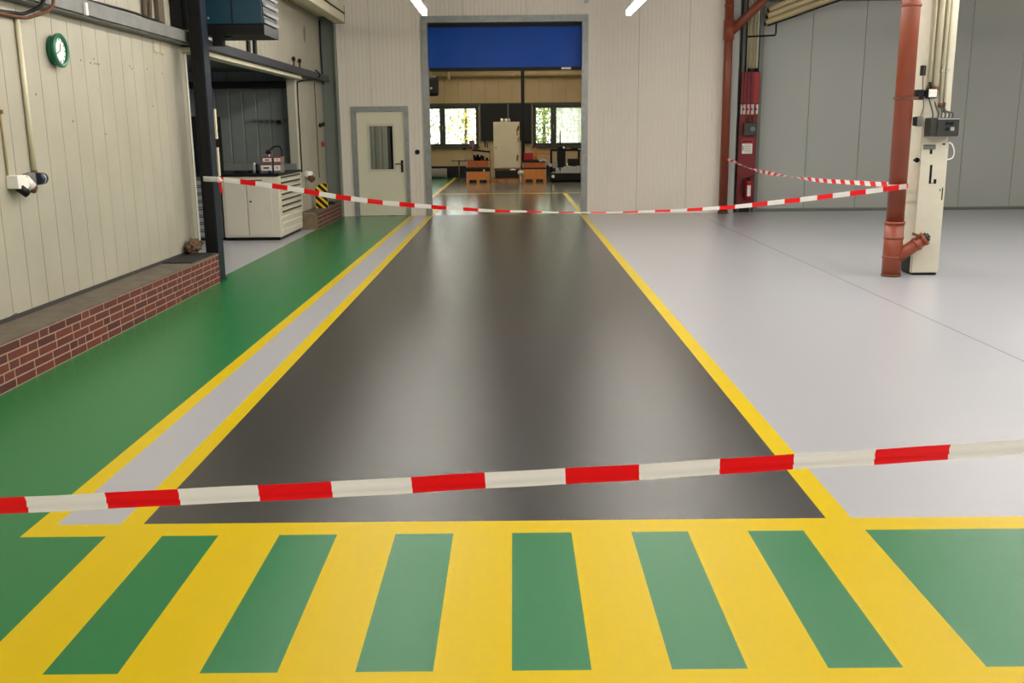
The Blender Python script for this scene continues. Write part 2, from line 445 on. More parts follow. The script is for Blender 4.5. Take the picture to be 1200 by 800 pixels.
# ---------------------------------------------------------------- personnel door
d = S(MB().box(-3.24, -3.145, YG - .03, YG + .14, 0, 2.09).box(-2.165, -2.09, YG - .03, YG + .14, 0, 2.09)
      .box(-3.24, -2.09, YG - .03, YG + .14, 2.085, 2.185), 'door_1', M['galv'])
lf = MB()
wx0, wx1, wz0, wz1 = -2.90, -2.41, .93, 1.81
for a, b, z0, z1 in ((-3.14, wx0, .01, 2.08), (wx1, -2.17, .01, 2.08), (wx0, wx1, .01, wz0), (wx0, wx1, wz1, 2.08)):
    lf.box(a, b, YG + .02, YG + .07, z0, z1)
leaf = lf.make('door_leaf', M['door'], d)
fw = .035
MB().box(wx0 - fw, wx0 + .01, YG + .005, YG + .03, wz0 - fw, wz1 + fw).box(wx1 - .01, wx1 + fw, YG + .005, YG + .03, wz0 - fw, wz1 + fw) \
    .box(wx0, wx1, YG + .005, YG + .03, wz1 - .01, wz1 + fw).box(wx0, wx1, YG + .005, YG + .03, wz0 - fw, wz0 + .01).make('glazing_bead', M['offwhite'], leaf)
MB().box(wx0, wx1, YG + .04, YG + .046, wz0, wz1).make('pane', M['doorglass'], leaf)
MB().box(-2.275, -2.225, YG + .005, YG + .02, .88, 1.12).cyl((-2.25, YG - .05, 1.05), (-2.25, YG + .01, 1.05), .012) \
    .tube([(-2.25, YG - .045, 1.05), (-2.33, YG - .05, 1.05), (-2.38, YG - .045, 1.045)], .011).make('handle', M['black'], leaf)
# white corrugated partition in the room behind the door glass
mb = MB(); ribs(mb, 'x', -5.0, -2.75, 0, 3.0, 22.6, -1, .16, .08, .03)
mb.box(-5.0, -2.75, 22.64, 22.7, 0, 3.0)
S(mb, 'wall_far_partition', M['white'])
MB().box(-2.63, -2.53, 20.55, 20.75, 0, 2.3).make('steel_post', M['black'], None, label='black post behind the window of the cream steel door', category='post')
t = thing('door_buzzer', (-1.93, YG, 1.25), 'small black round push button on the wall between door and gate', 'button')
MB().cyl((-1.93, YG - .01, 1.28), (-1.93, YG + .002, 1.28), .05).make('plate', M['gunmetal'], t)
MB().cyl((-1.93, YG - .06, 1.28), (-1.93, YG - .01, 1.28), .036, .045).make('button', M['black'], t)

# ---------------------------------------------------------------- grey corner pilaster
t = thing('corner_column', (-3.62, 19.6, 0), 'grey green steel column in the corner left of the cream door', 'column')
MB().box(-3.765, -3.745, 19.50, 19.76, .3, 5.4).box(-3.48, -3.465, 19.5, 19.76, .0, 5.4).box(-3.75, -3.48, 19.6, 19.62, .0, 5.4).make('shaft', M['steelgrey'], t)
MB().tube([(-3.72, 19.45, 3.8), (-3.72, 19.45, 3.2), (-3.71, 19.44, 2.6)], .016).make('cable', M['black'], t)

# ---------------------------------------------------------------- brick kerbs
def brick_kerb(name, x0, x1, y0, y1, h, coursen, mats):
    root = S(MB().box(x0, x1 - .001, y0, y1, 0, h - .012), name, M['mortar'])
    mb = MB(); ch = (h - .016) / coursen
    rr = random.Random(3)
    for c in range(coursen):
        y = y0 + (-.13, 0, -.2, -.07, -.16, -.03)[c % 6]
        while y < y1 - .02:
            L = .262 if rr.random() < .72 else .125
            a, b = max(y, y0), min(y + L, y1)
            if b - a > .03: mb.box(x1 - .05, x1, a, b, c * ch + .006, (c + 1) * ch - .005, rr.choice((0, 0, 1, 2)))
            y += L + .014
    mb.make('brickwork', mats, root)
    return root
k1 = brick_kerb('trim_6', -3.76, -3.40, -1, 10.985, .33, 5, [M['brick1'], M['brick2'], M['brick3']])
mb = MB()
rr = random.Random(5); y = -1
while y < 10.98:
    L = min(.9 + rr.random() * .8, 10.985 - y); mb.box(-3.755, -3.395 + rr.uniform(-.004, .004), y, y + L - .002, .318, .332); y += L
mb.make('coping', M['concrete'], k1)
k2 = brick_kerb('trim_7', -3.75, -3.47, 17.06, 19.72, .31, 4, [M['brickbrown'], M['brick2'], M['brickbrown']])
MB().box(-3.745, -3.468, 17.055, 19.72, .296, .31).make('coping', M['concrete'], k2)
MB().box(-3.745, -3.475, 17.04, 17.06, 0, .28).make('end_face', M['endstone'], k2)

# ---------------------------------------------------------------- black steel column at the bay
t = thing('steel_column', (-3.56, 11.12, 0), 'black and dark blue steel H column at the end of the brick kerb', 'column')
MB().box(-3.545, -3.53, 11.0, 11.2, .0, 5.4).box(-3.53, -3.415, 11.015, 11.05, 0, 5.4).make('shaft', M['black'], t)
MB().box(-3.42, -3.40, 11.0, 11.2, .0, 5.4).make('flange', M['blueblack'], t)
MB().box(-3.57, -3.39, 10.99, 11.23, 0, .012).make('base_plate', M['black'], t)
MB().box(-3.735, -3.62, 11.02, 11.3, 2.82, 5.4).make('black_block', M['black'], None, label='black upright box beside the top of the black column above the channel', category='riser')  # plain black box covering the dark area left of the column top
for z0, z1 in ((1.62, 1.95), (1.20, 1.52)):
    MB().box(-3.405, -3.385, 11.2, 11.25, z0, z1).make('cream_strip', M['creampipe'], t)

# long beam along the left wall, lintel past the column
t = thing('steel_channel', (-3.66, 5, 2.68), 'grey steel channel running along the left wall above the clock', 'beam')
MB().box(-3.74, -3.60, -4, 11.27, 2.67, 2.79).make('web', M['beamgrey'], t)
MB().box(-3.74, -3.63, -4, 11.27, 2.655, 2.67).make('flange', M['beamgrey'], t)
MB().tube([(-3.66, y, 2.815 + .012 * math.sin(y * 2.1)) for y in [i * .7 - 3.5 for i in range(21)]], .014, n=6).make('cable', M['black'], t)
t = thing('lintel_beam', (-3.66, 15, 2.6), 'dark blue grey steel lintel beam above the side bay opening', 'beam')
MB().box(-3.76, -3.58, 11.29, 19.4, 2.66, 2.76).box(-3.74, -3.55, 11.29, 19.4, 2.645, 2.665).make('web', M['beamdark'], t)
MB().box(-3.80, -3.63, 11.31, 17.1, 2.585, 2.635).make('door_track', M['creampipe'], t)
t = thing('door_cable', (-3.7, 17.2, 2.3), 'thin black cable looping from the lintel down the edge of the bay opening', 'cable')
MB().tube([(-3.6, 18.2, 2.80), (-3.54, 18.3, 2.72), (-3.6, 18.1, 2.63), (-3.72, 17.35, 2.56), (-3.735, 17.2, 2.4), (-3.735, 17.2, 1.5), (-3.735, 17.2, 1.0)], .012).make('wire', M['black'], t)
for i, (y, z) in enumerate(((16.69, 2.77), (17.15, 2.77))):
    t = thing('beam_bracket', (-3.66, y, z), 'small dark bolt head standing on the lintel beam, %s of two' % ('nearer' if i == 0 else 'farther'), 'bolt', 'bolts on the lintel beam')
    MB().cyl((-3.66, y, z), (-3.66, y, z + .10), .016, n=8).make('stem', M['rust'], t)
    MB().ball((-3.66, y, z + .12), .035, sc=(1, 1, 1.2)).make('head', M['black'], t)
for i, y in enumerate((14.1, 14.45)):
    MB().tube([(-3.72, y, 2.77), (-3.72, y + .02, 2.95), (-3.72, y, 3.3), (-3.72, y, 5.4)], .03, n=8).make('riser_pipe', M['black'], None,
        label='thin black pipe rising behind the teal heater, %s one' % ('nearer' if i == 0 else 'farther'), category='pipe', group='risers behind the heater')
MB().box(-3.745, -3.7, 10.55, 10.72, 2.80, 5.4).make('cable_tray', M['dirt'], None, label='brown vertical cable duct on the left wall just before the black column', category='duct')
for i, y in enumerate((10.2, 10.36)):
    MB().tube([(-3.73, y, 2.80), (-3.71, y, 3.4), (-3.73, y, 5.4)], .025, n=8).make('riser_pipe', M['dirt'], None,
        label='brown pipe rising above the channel beside the cable duct, %s one' % ('nearer' if i == 0 else 'farther'), category='pipe', group='brown risers on the left wall')

# oval mark plate high on the fascia
MB().ball((-3.745, 18.1, 3.42), .12, sc=(.06, .6, 1.3)).make('patch_cover', M['beamgrey'], None, label='small grey oval patch on the cream wall above the lintel', category='patch')

# ---------------------------------------------------------------- trunking at the top left
for i, (x0, x1, z0, z1, y1) in enumerate(((-3.42, -3.22, 3.74, 3.90, 19.35), (-3.42, -3.22, 3.92, 4.06, 19.35), (-3.74, -3.46, 3.86, 4.10, 19.3))):
    t = thing('cable_trunking', ((x0 + x1) / 2, 15, z0), ('lower cream trunking run high on the left wall ending beside the gate wall',
              'upper cream trunking run stacked on the lower one near the gate wall', 'cream duct against the left wall behind the two trunking runs')[i], 'trunking')
    MB().box(x0, x1, 11.6, y1, z0, z1).make('duct', M['creampipe'], t, bevel=.01)
    MB().box(x0 - .004, x1 + .004, y1, y1 + .02, z0 - .004, z1 + .004).make('end_cap', M['black'] if i < 2 else M['steelgrey'], t)
MB().tube([(-3.2, 11.6, 3.91), (-3.205, 15, 3.91), (-3.205, 19.3, 3.91)], .012, n=6).make('trunking_cable', M['black'], None, label='black cable between the two stacked cream trunking runs', category='cable')

# ---------------------------------------------------------------- teal unit heater
t = thing('unit_heater', (-3.2, 11.8, 2.78), 'teal unit heater with louvred side above the black column', 'heater')
MB().box(-3.52, -2.85, 11.5, 12.15, 2.90, 3.6).make('housing', M['teal'], t, bevel=.01)
MB().box(-3.53, -2.835, 11.48, 12.17, 2.78, 2.895).make('base_tray', M['black'], t)
MB().box(-3.20, -3.19, 11.49, 11.5, 2.91, 3.6).make('panel_seam', M['black'], t)
MB().box(-2.85, -2.842, 11.5, 12.15, 2.90, 3.6).make('grille_frame', M['black'], t)
for k in range(7):
    z = 2.93 + k * .095
    MB().bar((-2.828, 11.54, z), (-2.828, 12.12, z), .036, .03, up=(.6, 0, 1)).make('louvre', M['silver'], t)
MB().cyl((-3.47, 11.49, 2.97), (-3.47, 11.5, 2.97), .012, n=8).make('screw', M['silver'], t)
MB().box(-3.40, -3.27, 11.6, 11.75, 2.765, 2.78).box(-3.40, -3.38, 11.62, 11.74, 2.77, 2.78).make('foot_bracket', M['black'], t)
MB().box(-3.43, -3.32, 11.45, 11.58, 2.66, 2.785).make('mounting_bracket', M['black'], t)
MB().tube([(-3.5, 11.46, 2.66), (-3.54, 11.44, 2.72), (-3.5, 11.44, 2.79)], .01, n=6).make('cable', M['black'], t)

# ---------------------------------------------------------------- clock
cx = -3.75; cy, cz = 8.15, 2.35
t = thing('wall_clock', (cx, cy, cz), 'round green framed wall clock on the cream left wall', 'clock')
MB().cyl((cx, cy, cz), (cx + .05, cy, cz), .118, n=40).make('case', M['clockgreen'], t)
mb = MB()
n = 48
for k in range(n):
    a0, a1 = 2 * PI * k / n, 2 * PI * (k + 1) / n
    prof = [(.05, .135), (.07, .135), (.078, .122), (.074, .104), (.055, .100)]
    for (d0, r0), (d1, r1) in zip(prof[:-1], prof[1:]):
        mb.quad([(cx + d0, cy + r0 * math.cos(a0), cz + r0 * math.sin(a0)), (cx + d0, cy + r0 * math.cos(a1), cz + r0 * math.sin(a1)),
                 (cx + d1, cy + r1 * math.cos(a1), cz + r1 * math.sin(a1)), (cx + d1, cy + r1 * math.cos(a0), cz + r1 * math.sin(a0))])
bmesh.ops.remove_doubles(mb.bm, verts=mb.bm.verts, dist=1e-5)
mb.make('rim', M['clockgreen'], t)
MB().cyl((cx + .05, cy, cz), (cx + .056, cy, cz), .103, n=40).make('dial', M['clockface'], t)
mb = MB()
for k in range(12):
    a = PI / 6 * k; u = Vector((0, math.cos(a), math.sin(a)))
    o = Vector((cx + .058, cy, cz)); mb.bar(o + u * .078, o + u * .095, .007, .002, up=(1, 0, 0))
mb.make('hour_marks', M['black'], t, kind='stuff')
o = Vector((cx + .060, cy, cz))
MB().bar(o, o + Vector((0, .012, .055)), .009, .002, up=(1, 0, 0)).make('hour_hand', M['black'], t)
MB().bar(o, o + Vector((0, -.075, -.035)), .006, .002, up=(1, 0, 0)).make('minute_hand', M['black'], t)

# ---------------------------------------------------------------- conduits and sockets on left wall
t = thing('wall_conduit', (-3.735, 7.58, 1.42), 'thick cream conduit running down the left wall to the navy ended socket', 'conduit')
MB().cyl((-3.728, 7.57, 1.40), (-3.728, 7.57, 2.56), .019).make('pipe', M['creampipe'], t)
MB().cyl((-3.728, 7.57, 1.37), (-3.728, 7.57, 1.41), .022).make('collar', M['rust'], t)
t = thing('wall_conduit', (-3.74, 7.19, 1.4), 'thin brownish conduit at the left edge leading down to the white socket', 'conduit')
MB().cyl((-3.74, 7.19, 1.38), (-3.74, 7.19, 2.5), .009).make('pipe', M['yellowpipe'], t)
MB().box(-3.75, -3.73, 7.17, 7.21, 1.83, 1.86).make('clip', M['rust'], t)
t = thing('cable_loop', (-3.7, 7.5, 2.56), 'black and rusty cables bending from the channel to the conduit top at upper left', 'cable')
MB().tube([(-3.58, 7.75, 2.9), (-3.58, 7.72, 2.68), (-3.68, 7.64, 2.585), (-3.72, 7.5, 2.57), (-3.725, 7.2, 2.56), (-3.725, 6.5, 2.56)], .014).make('cable', M['black'], t)
MB().tube([(-3.56, 7.85, 2.9), (-3.56, 7.82, 2.66), (-3.66, 7.68, 2.565), (-3.71, 7.5, 2.545), (-3.72, 6.6, 2.55)], .014).make('rusty_cable', M['rust'], t)
t = thing('cable_clamp', (-3.58, 8.5, 2.64), 'small white clip below the channel at top left', 'clip')
MB().box(-3.598, -3.575, 8.46, 8.50, 2.66, 2.76).make('clip', M['white'], t)
t = thing('wall_socket', (-3.75, 7.24, 1.3), 'white angled industrial socket with dark underside at the far left of the wall', 'socket')
MB().prism([(7.17, 1.385), (7.30, 1.385), (7.34, 1.30), (7.30, 1.275), (7.17, 1.29)], 'x', -3.75, -3.66).make('housing', M['white'], t, bevel=.006)
MB().cyl((-3.69, 7.22, 1.30), (-3.65, 7.27, 1.245), .032).make('socket_mouth', M['black'], t)
MB().cyl((-3.70, 7.33, 1.36), (-3.67, 7.38, 1.29), .04).make('lid', M['white'], t)
MB().cyl((-3.70, 7.35, 1.30), (-3.67, 7.42, 1.275), .035).make('plug', M['rust'], t)
t = thing('round_socket', (-3.75, 7.55, 1.3), 'grey round socket with navy ring below the thick conduit', 'socket')
MB().cyl((-3.75, 7.47, 1.345), (-3.70, 7.50, 1.345), .052).box(-3.75, -3.70, 7.42, 7.55, 1.30, 1.39).make('body', M['beamgrey'], t, bevel=.006)
MB().cyl((-3.70, 7.53, 1.345), (-3.70, 7.63, 1.345), .047).make('cap', M['navy'], t)
MB().cyl((-3.70, 7.578, 1.345), (-3.70, 7.592, 1.345), .049).make('ring', M['silver'], t)
# hooks near the column
for i, y in enumerate((10.45, 10.64)):
    MB().tube([(-3.745, y, 2.63), (-3.745, y, 2.53), (-3.73, y + .02, 2.515), (-3.71, y + .04, 2.52)], .007, n=6, smooth=False).make('wall_hook', M['yellowpipe'], None,
        label='thin bent wire hook under the channel near the column, %s of two' % ('nearer' if i == 0 else 'farther'), category='hook', group='wire hooks on the left wall')
# drilled holes and dirt marks, a set of tiny marks
mb = MB()
for y, z in [(8.93, 2.34), (8.85, 2.30), (8.94, 2.30), (8.99, 2.30), (9.03, 2.30), (9.75, 2.33), (10.21, 2.33), (10.64, 2.31), (7.78, 1.99), (8.38, 1.79), (9.03, 1.68), (10.28, 1.96), (8.66, 2.31), (8.42, 2.34), (9.8, 2.31)]:
    mb.cyl((-3.752, y, z), (-3.7485, y, z), .009, n=8)
S(mb, 'trim_8', M['dirt'])
# chipped paint along the foot of the left wall
mb = MB(); rr = random.Random(9); y = 5.0
while y < 11.2:
    L = rr.uniform(.05, .3); h = rr.uniform(.004, .03)
    mb.prism([(y, .344), (y + L, .344), (y + L * .8, .344 + h), (y + L * .3, .344 + h * .7)], 'x', -3.752, -3.7475); y += L + rr.uniform(.0, .3)
S(mb, 'trim_9', M['dirt'])

# mat and cloth on the kerb
mb = MB().box(-3.74, -3.42, 10.12, 10.97, .331, .343)
mb.make('rubber_mat', M['rubber'], None, bevel=.004, label='flat black rubber mat on the ledge beside the black column', category='mat')
mb = MB(); r = bmesh.ops.create_icosphere(mb.bm, subdivisions=4, radius=1)
from mathutils import noise
for v in mb.bm.verts:
    c = v.co.copy(); nz = noise.noise(c * 2.3) * .38 + noise.noise(c * 6) * .16
    w = c * (1 + nz); v.co = Vector((-3.66 + w.x * .08, 10.93 + w.y * .15, .345 + max(0, .075 + w.z * .085)))
for f in mb.bm.faces: f.smooth = True
mb.make('cloth_bundle', M['cloth'], None, label='crumpled brown cloth lying on the ledge by the column foot', category='cloth')

# ---------------------------------------------------------------- workbench cabinets in the bay
WX0, WX1, WY0, WY1 = -4.62, -3.72, 15.35, 16.95
t = thing('tool_cabinet', ((WX0 + WX1) / 2, (WY0 + WY1) / 2, 0), 'off white workshop cabinet with two doors and a stack of side drawers', 'cabinet')
MB().box(WX0, WX1, WY0, WY1, .05, 1.01).make('carcass', M['offwhite'], t, bevel=.006)
MB().box(WX0 + .03, WX1 - .03, WY0 + .03, WY1 - .03, 0, .05).make('plinth', M['black'], t)
for i, (a, b) in enumerate(((WX0 + .04, -4.24), (-4.22, WX1 - .12))):
    dr = MB().box(a, b, WY0 - .015, WY0, .08, .90).make('door', M['offwhite'], t, bevel=.004)
    if i: MB().cyl((a + .05, WY0 - .03, .62), (a + .05, WY0 - .014, .62), .016, n=12).make('lock', M['gunmetal'], dr)
MB().box(WX0 + .03, WX1 - .1, WY0 - .018, WY0, .925, .985).make('top_drawer', M['offwhite'], t, bevel=.004)
MB().box(WX0 + .32, WX1 - .25, WY0 - .024, WY0 - .018, .945, .96).make('grip_recess', M['gunmetal'], t)
hs = [.075, .075, .08, .08, .08, .08, .08, .09, .09, .09]
z = .09
for h in hs[::-1]:
    dd = MB().box(WX1, WX1 + .015, WY0 + .06, WY1 - .06, z, z + h - .012).make('drawer', M['offwhite'], t, bevel=.003)
    MB().box(WX1 + .015, WX1 + .03, WY0 + .12, WY1 - .12, z + h - .045, z + h - .018).make('handle', M['gunmetal'] if z > .36 else M['offwhite'], dd)  # upper handles darkened: grey shade between the drawers put into the colour
    z += h + .012
t = thing('drawer_cabinet', (-5.05, 15.9, 0), 'grey slatted drawer cabinet seen through the gap left of the black column', 'cabinet')
MB().box(-5.4, -4.66, 15.4, 16.95, .04, 1.02).make('carcass', M['steelgrey'], t)
MB().box(-5.37, -4.69, 15.43, 16.9, 0, .04).make('plinth', M['black'], t)
for k in range(8):
    z = .07 + k * .117
    dd = MB().box(-5.36, -4.70, 15.375, 15.4, z, z + .095).make('drawer', M['silver'], t, bevel=.006)
    MB().box(-5.25, -4.8, 15.36, 15.376, z + .07, z + .085).make('handle', M['gunmetal'], dd)
t = thing('worktop', (-4.5, 16.1, 1.02), 'black worktop lying on the off white tool cabinet', 'worktop')
MB().box(-5.4, WX1 + .02, WY0 - .03, WY1 + .02, 1.022, 1.055).make('board', M['black'], t)
MB().box(-5.4, WX1 - .05, WY1 - .04, WY1 + .02, 1.055, 1.16).make('back_rail', M['steelgrey'], t)
# things on the worktop
MB().box(-5.15, -4.72, 15.5, 15.9, 1.056, 1.95).make('black_locker', M['black'], None, bevel=.02, label='black upright box on the grey drawer cabinet just left of the black column', category='box')
def binbox(x0, x1, y0, z0, h, label, mrim):
    t = thing('storage_box', ((x0 + x1) / 2, y0 + .1, z0), label, 'box', 'storage boxes on the worktop')
    MB().box(x0, x1, y0, y0 + .25, z0, z0 + h).make('body', M['beamgrey'] if mrim else M['white'], t, bevel=.006)
    MB().box(x0 + .01, x1 - .01, y0 - .006, y0, z0 + h * .25, z0 + h * .8).make('front_label', M['white'], t)
    MB().box(x0 + .05, x1 - .05, y0 - .01, y0 - .006, z0 + h * .45, z0 + h * .6).make('print_line', M['black'], t)
    MB().box(x0 - .004, x1 + .004, y0 - .008, y0 + .254, z0 + h - .014, z0 + h).make('lid_edge', M['pinkred'], t)
binbox(-4.05, -3.86, 15.6, 1.056, .15, 'red edged white box on the black worktop, lower left of the four', True)
binbox(-3.84, -3.66 - .06, 15.6, 1.056, .15, 'red edged white box on the black worktop, lower right of the four', True)
binbox(-4.02, -3.86, 15.62, 1.208, .10, 'red edged white box stacked on the lower left box', True)
binbox(-3.84, -3.72, 15.62, 1.208, .10, 'red edged white box stacked on the lower right box', True)
t = thing('spray_bottle', (-4.13, 15.55, 1.056), 'white and black bottle standing left of the storage boxes', 'bottle')
MB().cyl((-4.13, 15.55, 1.056), (-4.13, 15.55, 1.18), .026).make('bottle_body', M['white'], t)
MB().cyl((-4.13, 15.55, 1.18), (-4.13, 15.55, 1.22), .014).make('cap', M['white'], t)
MB().cyl((-4.07, 15.5, 1.056), (-4.07, 15.5, 1.20), .03).make('black_can', M['black'], None, label='black can beside the white bottle on the worktop', category='can')
MB().cyl((-3.86, 15.47, 1.056), (-3.86, 15.47, 1.10), .035).make('blue_lid', M['navy'], None, label='small blue cup in front of the storage boxes', category='cup')
t = thing('task_lamp', (-3.85, 15.78, 1.31), 'black bent arm lamp above the storage boxes', 'lamp')
MB().tube([(-3.94, 15.78, 1.40), (-3.86, 15.78, 1.46), (-3.78, 15.78, 1.47), (-3.74, 15.78, 1.42), (-3.735, 15.78, 1.3), (-3.735, 15.78, 1.06)], .012).make('arm', M['black'], t)
MB().ball((-3.95, 15.78, 1.38), .045, sc=(1, 1, .8)).make('head', M['black'], t)
MB().cyl((-3.97, 15.9, 1.056), (-3.97, 15.9, 1.35), .01).cyl((-3.97, 15.9, 1.056), (-3.97, 15.9, 1.065), .04).make('stand_rod', M['white'], None, label='thin white rod standing between the storage boxes', category='rod')
mb = MB()
for (x, y, r) in ((-4.45, 15.7, .05), (-4.33, 15.62, .04), (-4.25, 15.75, .045)): mb.ball((x, y, 1.075), r, sc=(1.6, 1, .4))
mb.make('tool_heap', M['rubber'], None, label='flat heap of black tools and cloth on the left of the worktop', category='tools')
# shelf rail on the bay wall
t = thing('wall_rail', (-4.2, 17.33, 1.9), 'pale wall rail with small hooks on the corrugated bay wall', 'rail')
MB().box(-4.6, -3.93, 17.32, 17.36, 1.90, 1.93).make('rail', M['beamgrey'], t)
mb = MB()
for k in range(6): mb.box(-4.55 + k * .11, -4.54 + k * .11, 17.31, 17.33, 1.85, 1.9)
mb.box(-4.15, -4.08, 17.29, 17.33, 1.84, 1.90)
mb.make('hooks', M['black'], t, kind='stuff')
# fittings on wall section right of the bay
t = thing('wall_socket', (-3.75, 17.45, .85), 'white round socket with dark lower rim beside the cabinet drawers', 'socket')
MB().cyl((-3.75, 17.5, .95), (-3.62, 17.5, .93), .07).make('body', M['white'], t)
MB().cyl((-3.66, 17.48, .90), (-3.60, 17.45, .85), .06).make('mouth', M['rust'], t)
for i, (y, z) in enumerate(((19.0, 1.82), (19.3, 1.84))):
    MB().ball((-3.72, y, z), .035, sc=(1, 1.4, 1.2)).make('knob', M['black'], None, label='small dark knob on the wall strip beside the corner column, %s one' % ('left' if i == 0 else 'right'), category='knob', group='knobs beside the corner column')
MB().cyl((-3.75, 19.2, 1.46), (-3.70, 19.2, 1.46), .05).make('junction_box', M['pinkred'], None, label='small round reddish box on the wall below the dark knobs', category='box')
MB().tube([(-3.73, 18.7, 2.6), (-3.735, 18.72, 2.45), (-3.735, 18.72, 1.0), (-3.735, 18.74, .85)], .008, n=6).make('wall_wire', M['rust'], None, label='thin dark wire down the wall between bay opening and corner column', category='wire')
# hazard board
t = thing('hazard_board', (-3.58, 17.9, .31), 'yellow and black striped warning board leaning on the rear brick kerb', 'board')
HY = 17.9
def clipstripe(a, b, z0, z1): pass
out = [(-3.66, .31), (-3.44, .31), (-3.44, .75), (-3.50, .77), (-3.60, .74), (-3.66, .68)]
MB().prism(out, 'y', HY, HY + .03).make('board', M['hazy'], t)
mb = MB()
def clip(poly, out):
    # Sutherland-Hodgman against convex outline (ccw)
    for i in range(len(out)):
        ax, az = out[i]; bx, bz = out[(i + 1) % len(out)]; new = []
        for j in range(len(poly)):
            p, q = poly[j], poly[(j + 1) % len(poly)]
            sp_ = (bx - ax) * (p[1] - az) - (bz - az) * (p[0] - ax); sq = (bx - ax) * (q[1] - az) - (bz - az) * (q[0] - ax)
            if sp_ >= 0: new.append(p)
            if (sp_ >= 0) != (sq >= 0):
                tt = sp_ / (sp_ - sq); new.append((p[0] + (q[0] - p[0]) * tt, p[1] + (q[1] - p[1]) * tt))
        poly = new
        if len(poly) < 3: return []
    return poly
for k in range(6):
    z = .38 + k * .13
    pl = clip([(-3.7, z + .02), (-3.4, z - .26), (-3.4, z - .19), (-3.7, z + .09)], out)
    if len(pl) >= 3: mb.prism(pl, 'y', HY - .002, HY + .001)
mb.make('black_stripes', M['black'], t, kind='stuff')
MB().ball((-3.58, 18.9, .335), .1, sc=(1, 1.4, .4)).make('cable_coil', M['rubber'], None, label='black coil lying on the rear brick kerb behind the striped board', category='coil')

# ---------------------------------------------------------------- barrier tape
RED, WHT = .174, .190
def tape(name, pts, width, red_at, twist, label, y_depth=0.0, pmats=('tapewhite', 'tapered'), white_until=-1):
    P = spline([Vector(p) for p in pts], 12)
    s = [0]
    for a, b in zip(P[:-1], P[1:]): s.append(s[-1] + (b - a).length)
    L = s[-1]
    # arc length where x is closest to red_at
    s0 = min(range(len(P)), key=lambda i: (P[i] - Vector(red_at)).length); s0 = s[s0]
    def at(u):
        for i in range(len(s) - 1):
            if s[i + 1] >= u:
                t = (u - s[i]) / max(1e-9, s[i + 1] - s[i]); return P[i].lerp(P[i + 1], t), (P[i + 1] - P[i]).normalized()
        return P[-1], (P[-1] - P[-2]).normalized()
    per = RED + WHT
    cuts = {0.0, L}
    k = math.floor(-s0 / per) - 1
    while s0 + k * per < L:
        for c in (s0 + k * per, s0 + k * per + RED):
            if 0 < c < L: cuts.add(c)
        k += 1
    u = 0
    while u < L:
        if min(abs(u - c) for c in cuts) > .01: cuts.add(u)
        u += .05
    cuts = sorted(cuts)
    mb = MB(); rows = []
    for u in cuts:
        p, tn = at(u)
        up = Vector((0, 0, 1)); side = tn.cross(up).normalized(); up = side.cross(tn).normalized()
        a = twist(u / L)
        w = math.cos(a) * up + math.sin(a) * side
        nrm = w.cross(tn).normalized()
        jit = .0015 * math.sin(u * 9) + .001 * math.sin(u * 23)
        rows.append([mb.bm.verts.new(p + w * (width * q) + nrm * (dd + jit * (abs(q) * 2))) for q, dd in ((-.5, .0), (-.22, .004), (-.12, -.002), (.12, .003), (.5, 0))])
    for i in range(len(rows) - 1):
        mid = (cuts[i] + cuts[i + 1]) / 2
        ph = (mid - s0) % per
        for k in range(4):
            f = mb.bm.faces.new((rows[i][k], rows[i + 1][k], rows[i + 1][k + 1], rows[i][k + 1]))
            f.material_index = 1 if ph < RED and mid > white_until else 0; f.smooth = True
    return mb.make(name, [M[pmats[0]], M[pmats[1]]], None, label=label, category='tape')
def z1(x): return .868 + .0517 * x + .005 * min(x * x, abs(x) * 1.5)
tape('barrier_tape', [(x, 2.14, z1(x)) for x in (-3.74, -3, -2.2, -1.38, -.7, 0, .7, 1.34, 2.2, 3, 4.4)], .044, (.095, 2.14, z1(.095)),
     lambda t: .15 + .75 * max(0, (t - .4)), 'red and white barrier tape stretched across the foreground above the crossing')
t2 = [(-3.51, 10.985, 1.18), (-3.42, 10.98, 1.175), (-3.33, 11.0, 1.17), (-2.92, 11.0, 1.12), (-2.44, 11.0, 1.045), (-2.02, 11.0, .965), (-1.47, 11.0, .89), (-.94, 11.0, .84), (-.44, 11, .80),
      (-.02, 10.98, .78), (.76, 10.97, .76), (1.34, 10.96, .762), (1.92, 10.93, .78), (2.33, 10.92, .80), (2.68, 10.9, .83), (3.25, 10.88, .89), (3.82, 10.86, .955), (4.33, 10.83, 1.02), (4.40, 10.83, 1.03)]
tp = tape('barrier_tape', t2, .058, (-2.02, 11, .965), lambda t: .15 + 1.12 * math.exp(-((t - .55) / .22) ** 2), 'red and white barrier tape sagging from the black column to the near orange pipe', white_until=.155)
BASE[tp.name] = tp.location.copy()
MB().ball((-3.33, 10.97, 1.17), .03, sc=(1, .6, 1.2)).ball((-3.30, 10.965, 1.16), .018).make('knot', M['tapewhite'], tp)
MB().bar((-3.32, 10.96, 1.14), (-3.30, 10.96, 1.02), .03, .003, up=(0, 1, 0)).make('loose_end', M['tapered'], tp)
mb = MB(); mb.cyl((4.345, 10.95, .995), (4.345, 10.95, 1.045), .109, n=28, cap=False); mb.make('pipe_wrap', M['tapewhite'], tp)
mb = MB(); mb.cyl((4.345, 10.95, 1.0), (4.345, 10.95, 1.05), .111, n=28, cap=False)
for f in list(mb.bm.faces):
    if f.calc_center_median().x < 4.32: mb.bm.faces.remove(f)
mb.make('pipe_wrap', M['tapered'], tp)
t3 = [(4.28, 19.5, 1.10), (4.36, 17.98, .965), (4.38, 16.49, .93), (4.4, 15.22, .925), (4.4, 13.75, .945), (4.4, 12.54, .98), (4.40, 11.6, 1.01), (4.40, 11.05, 1.04)]
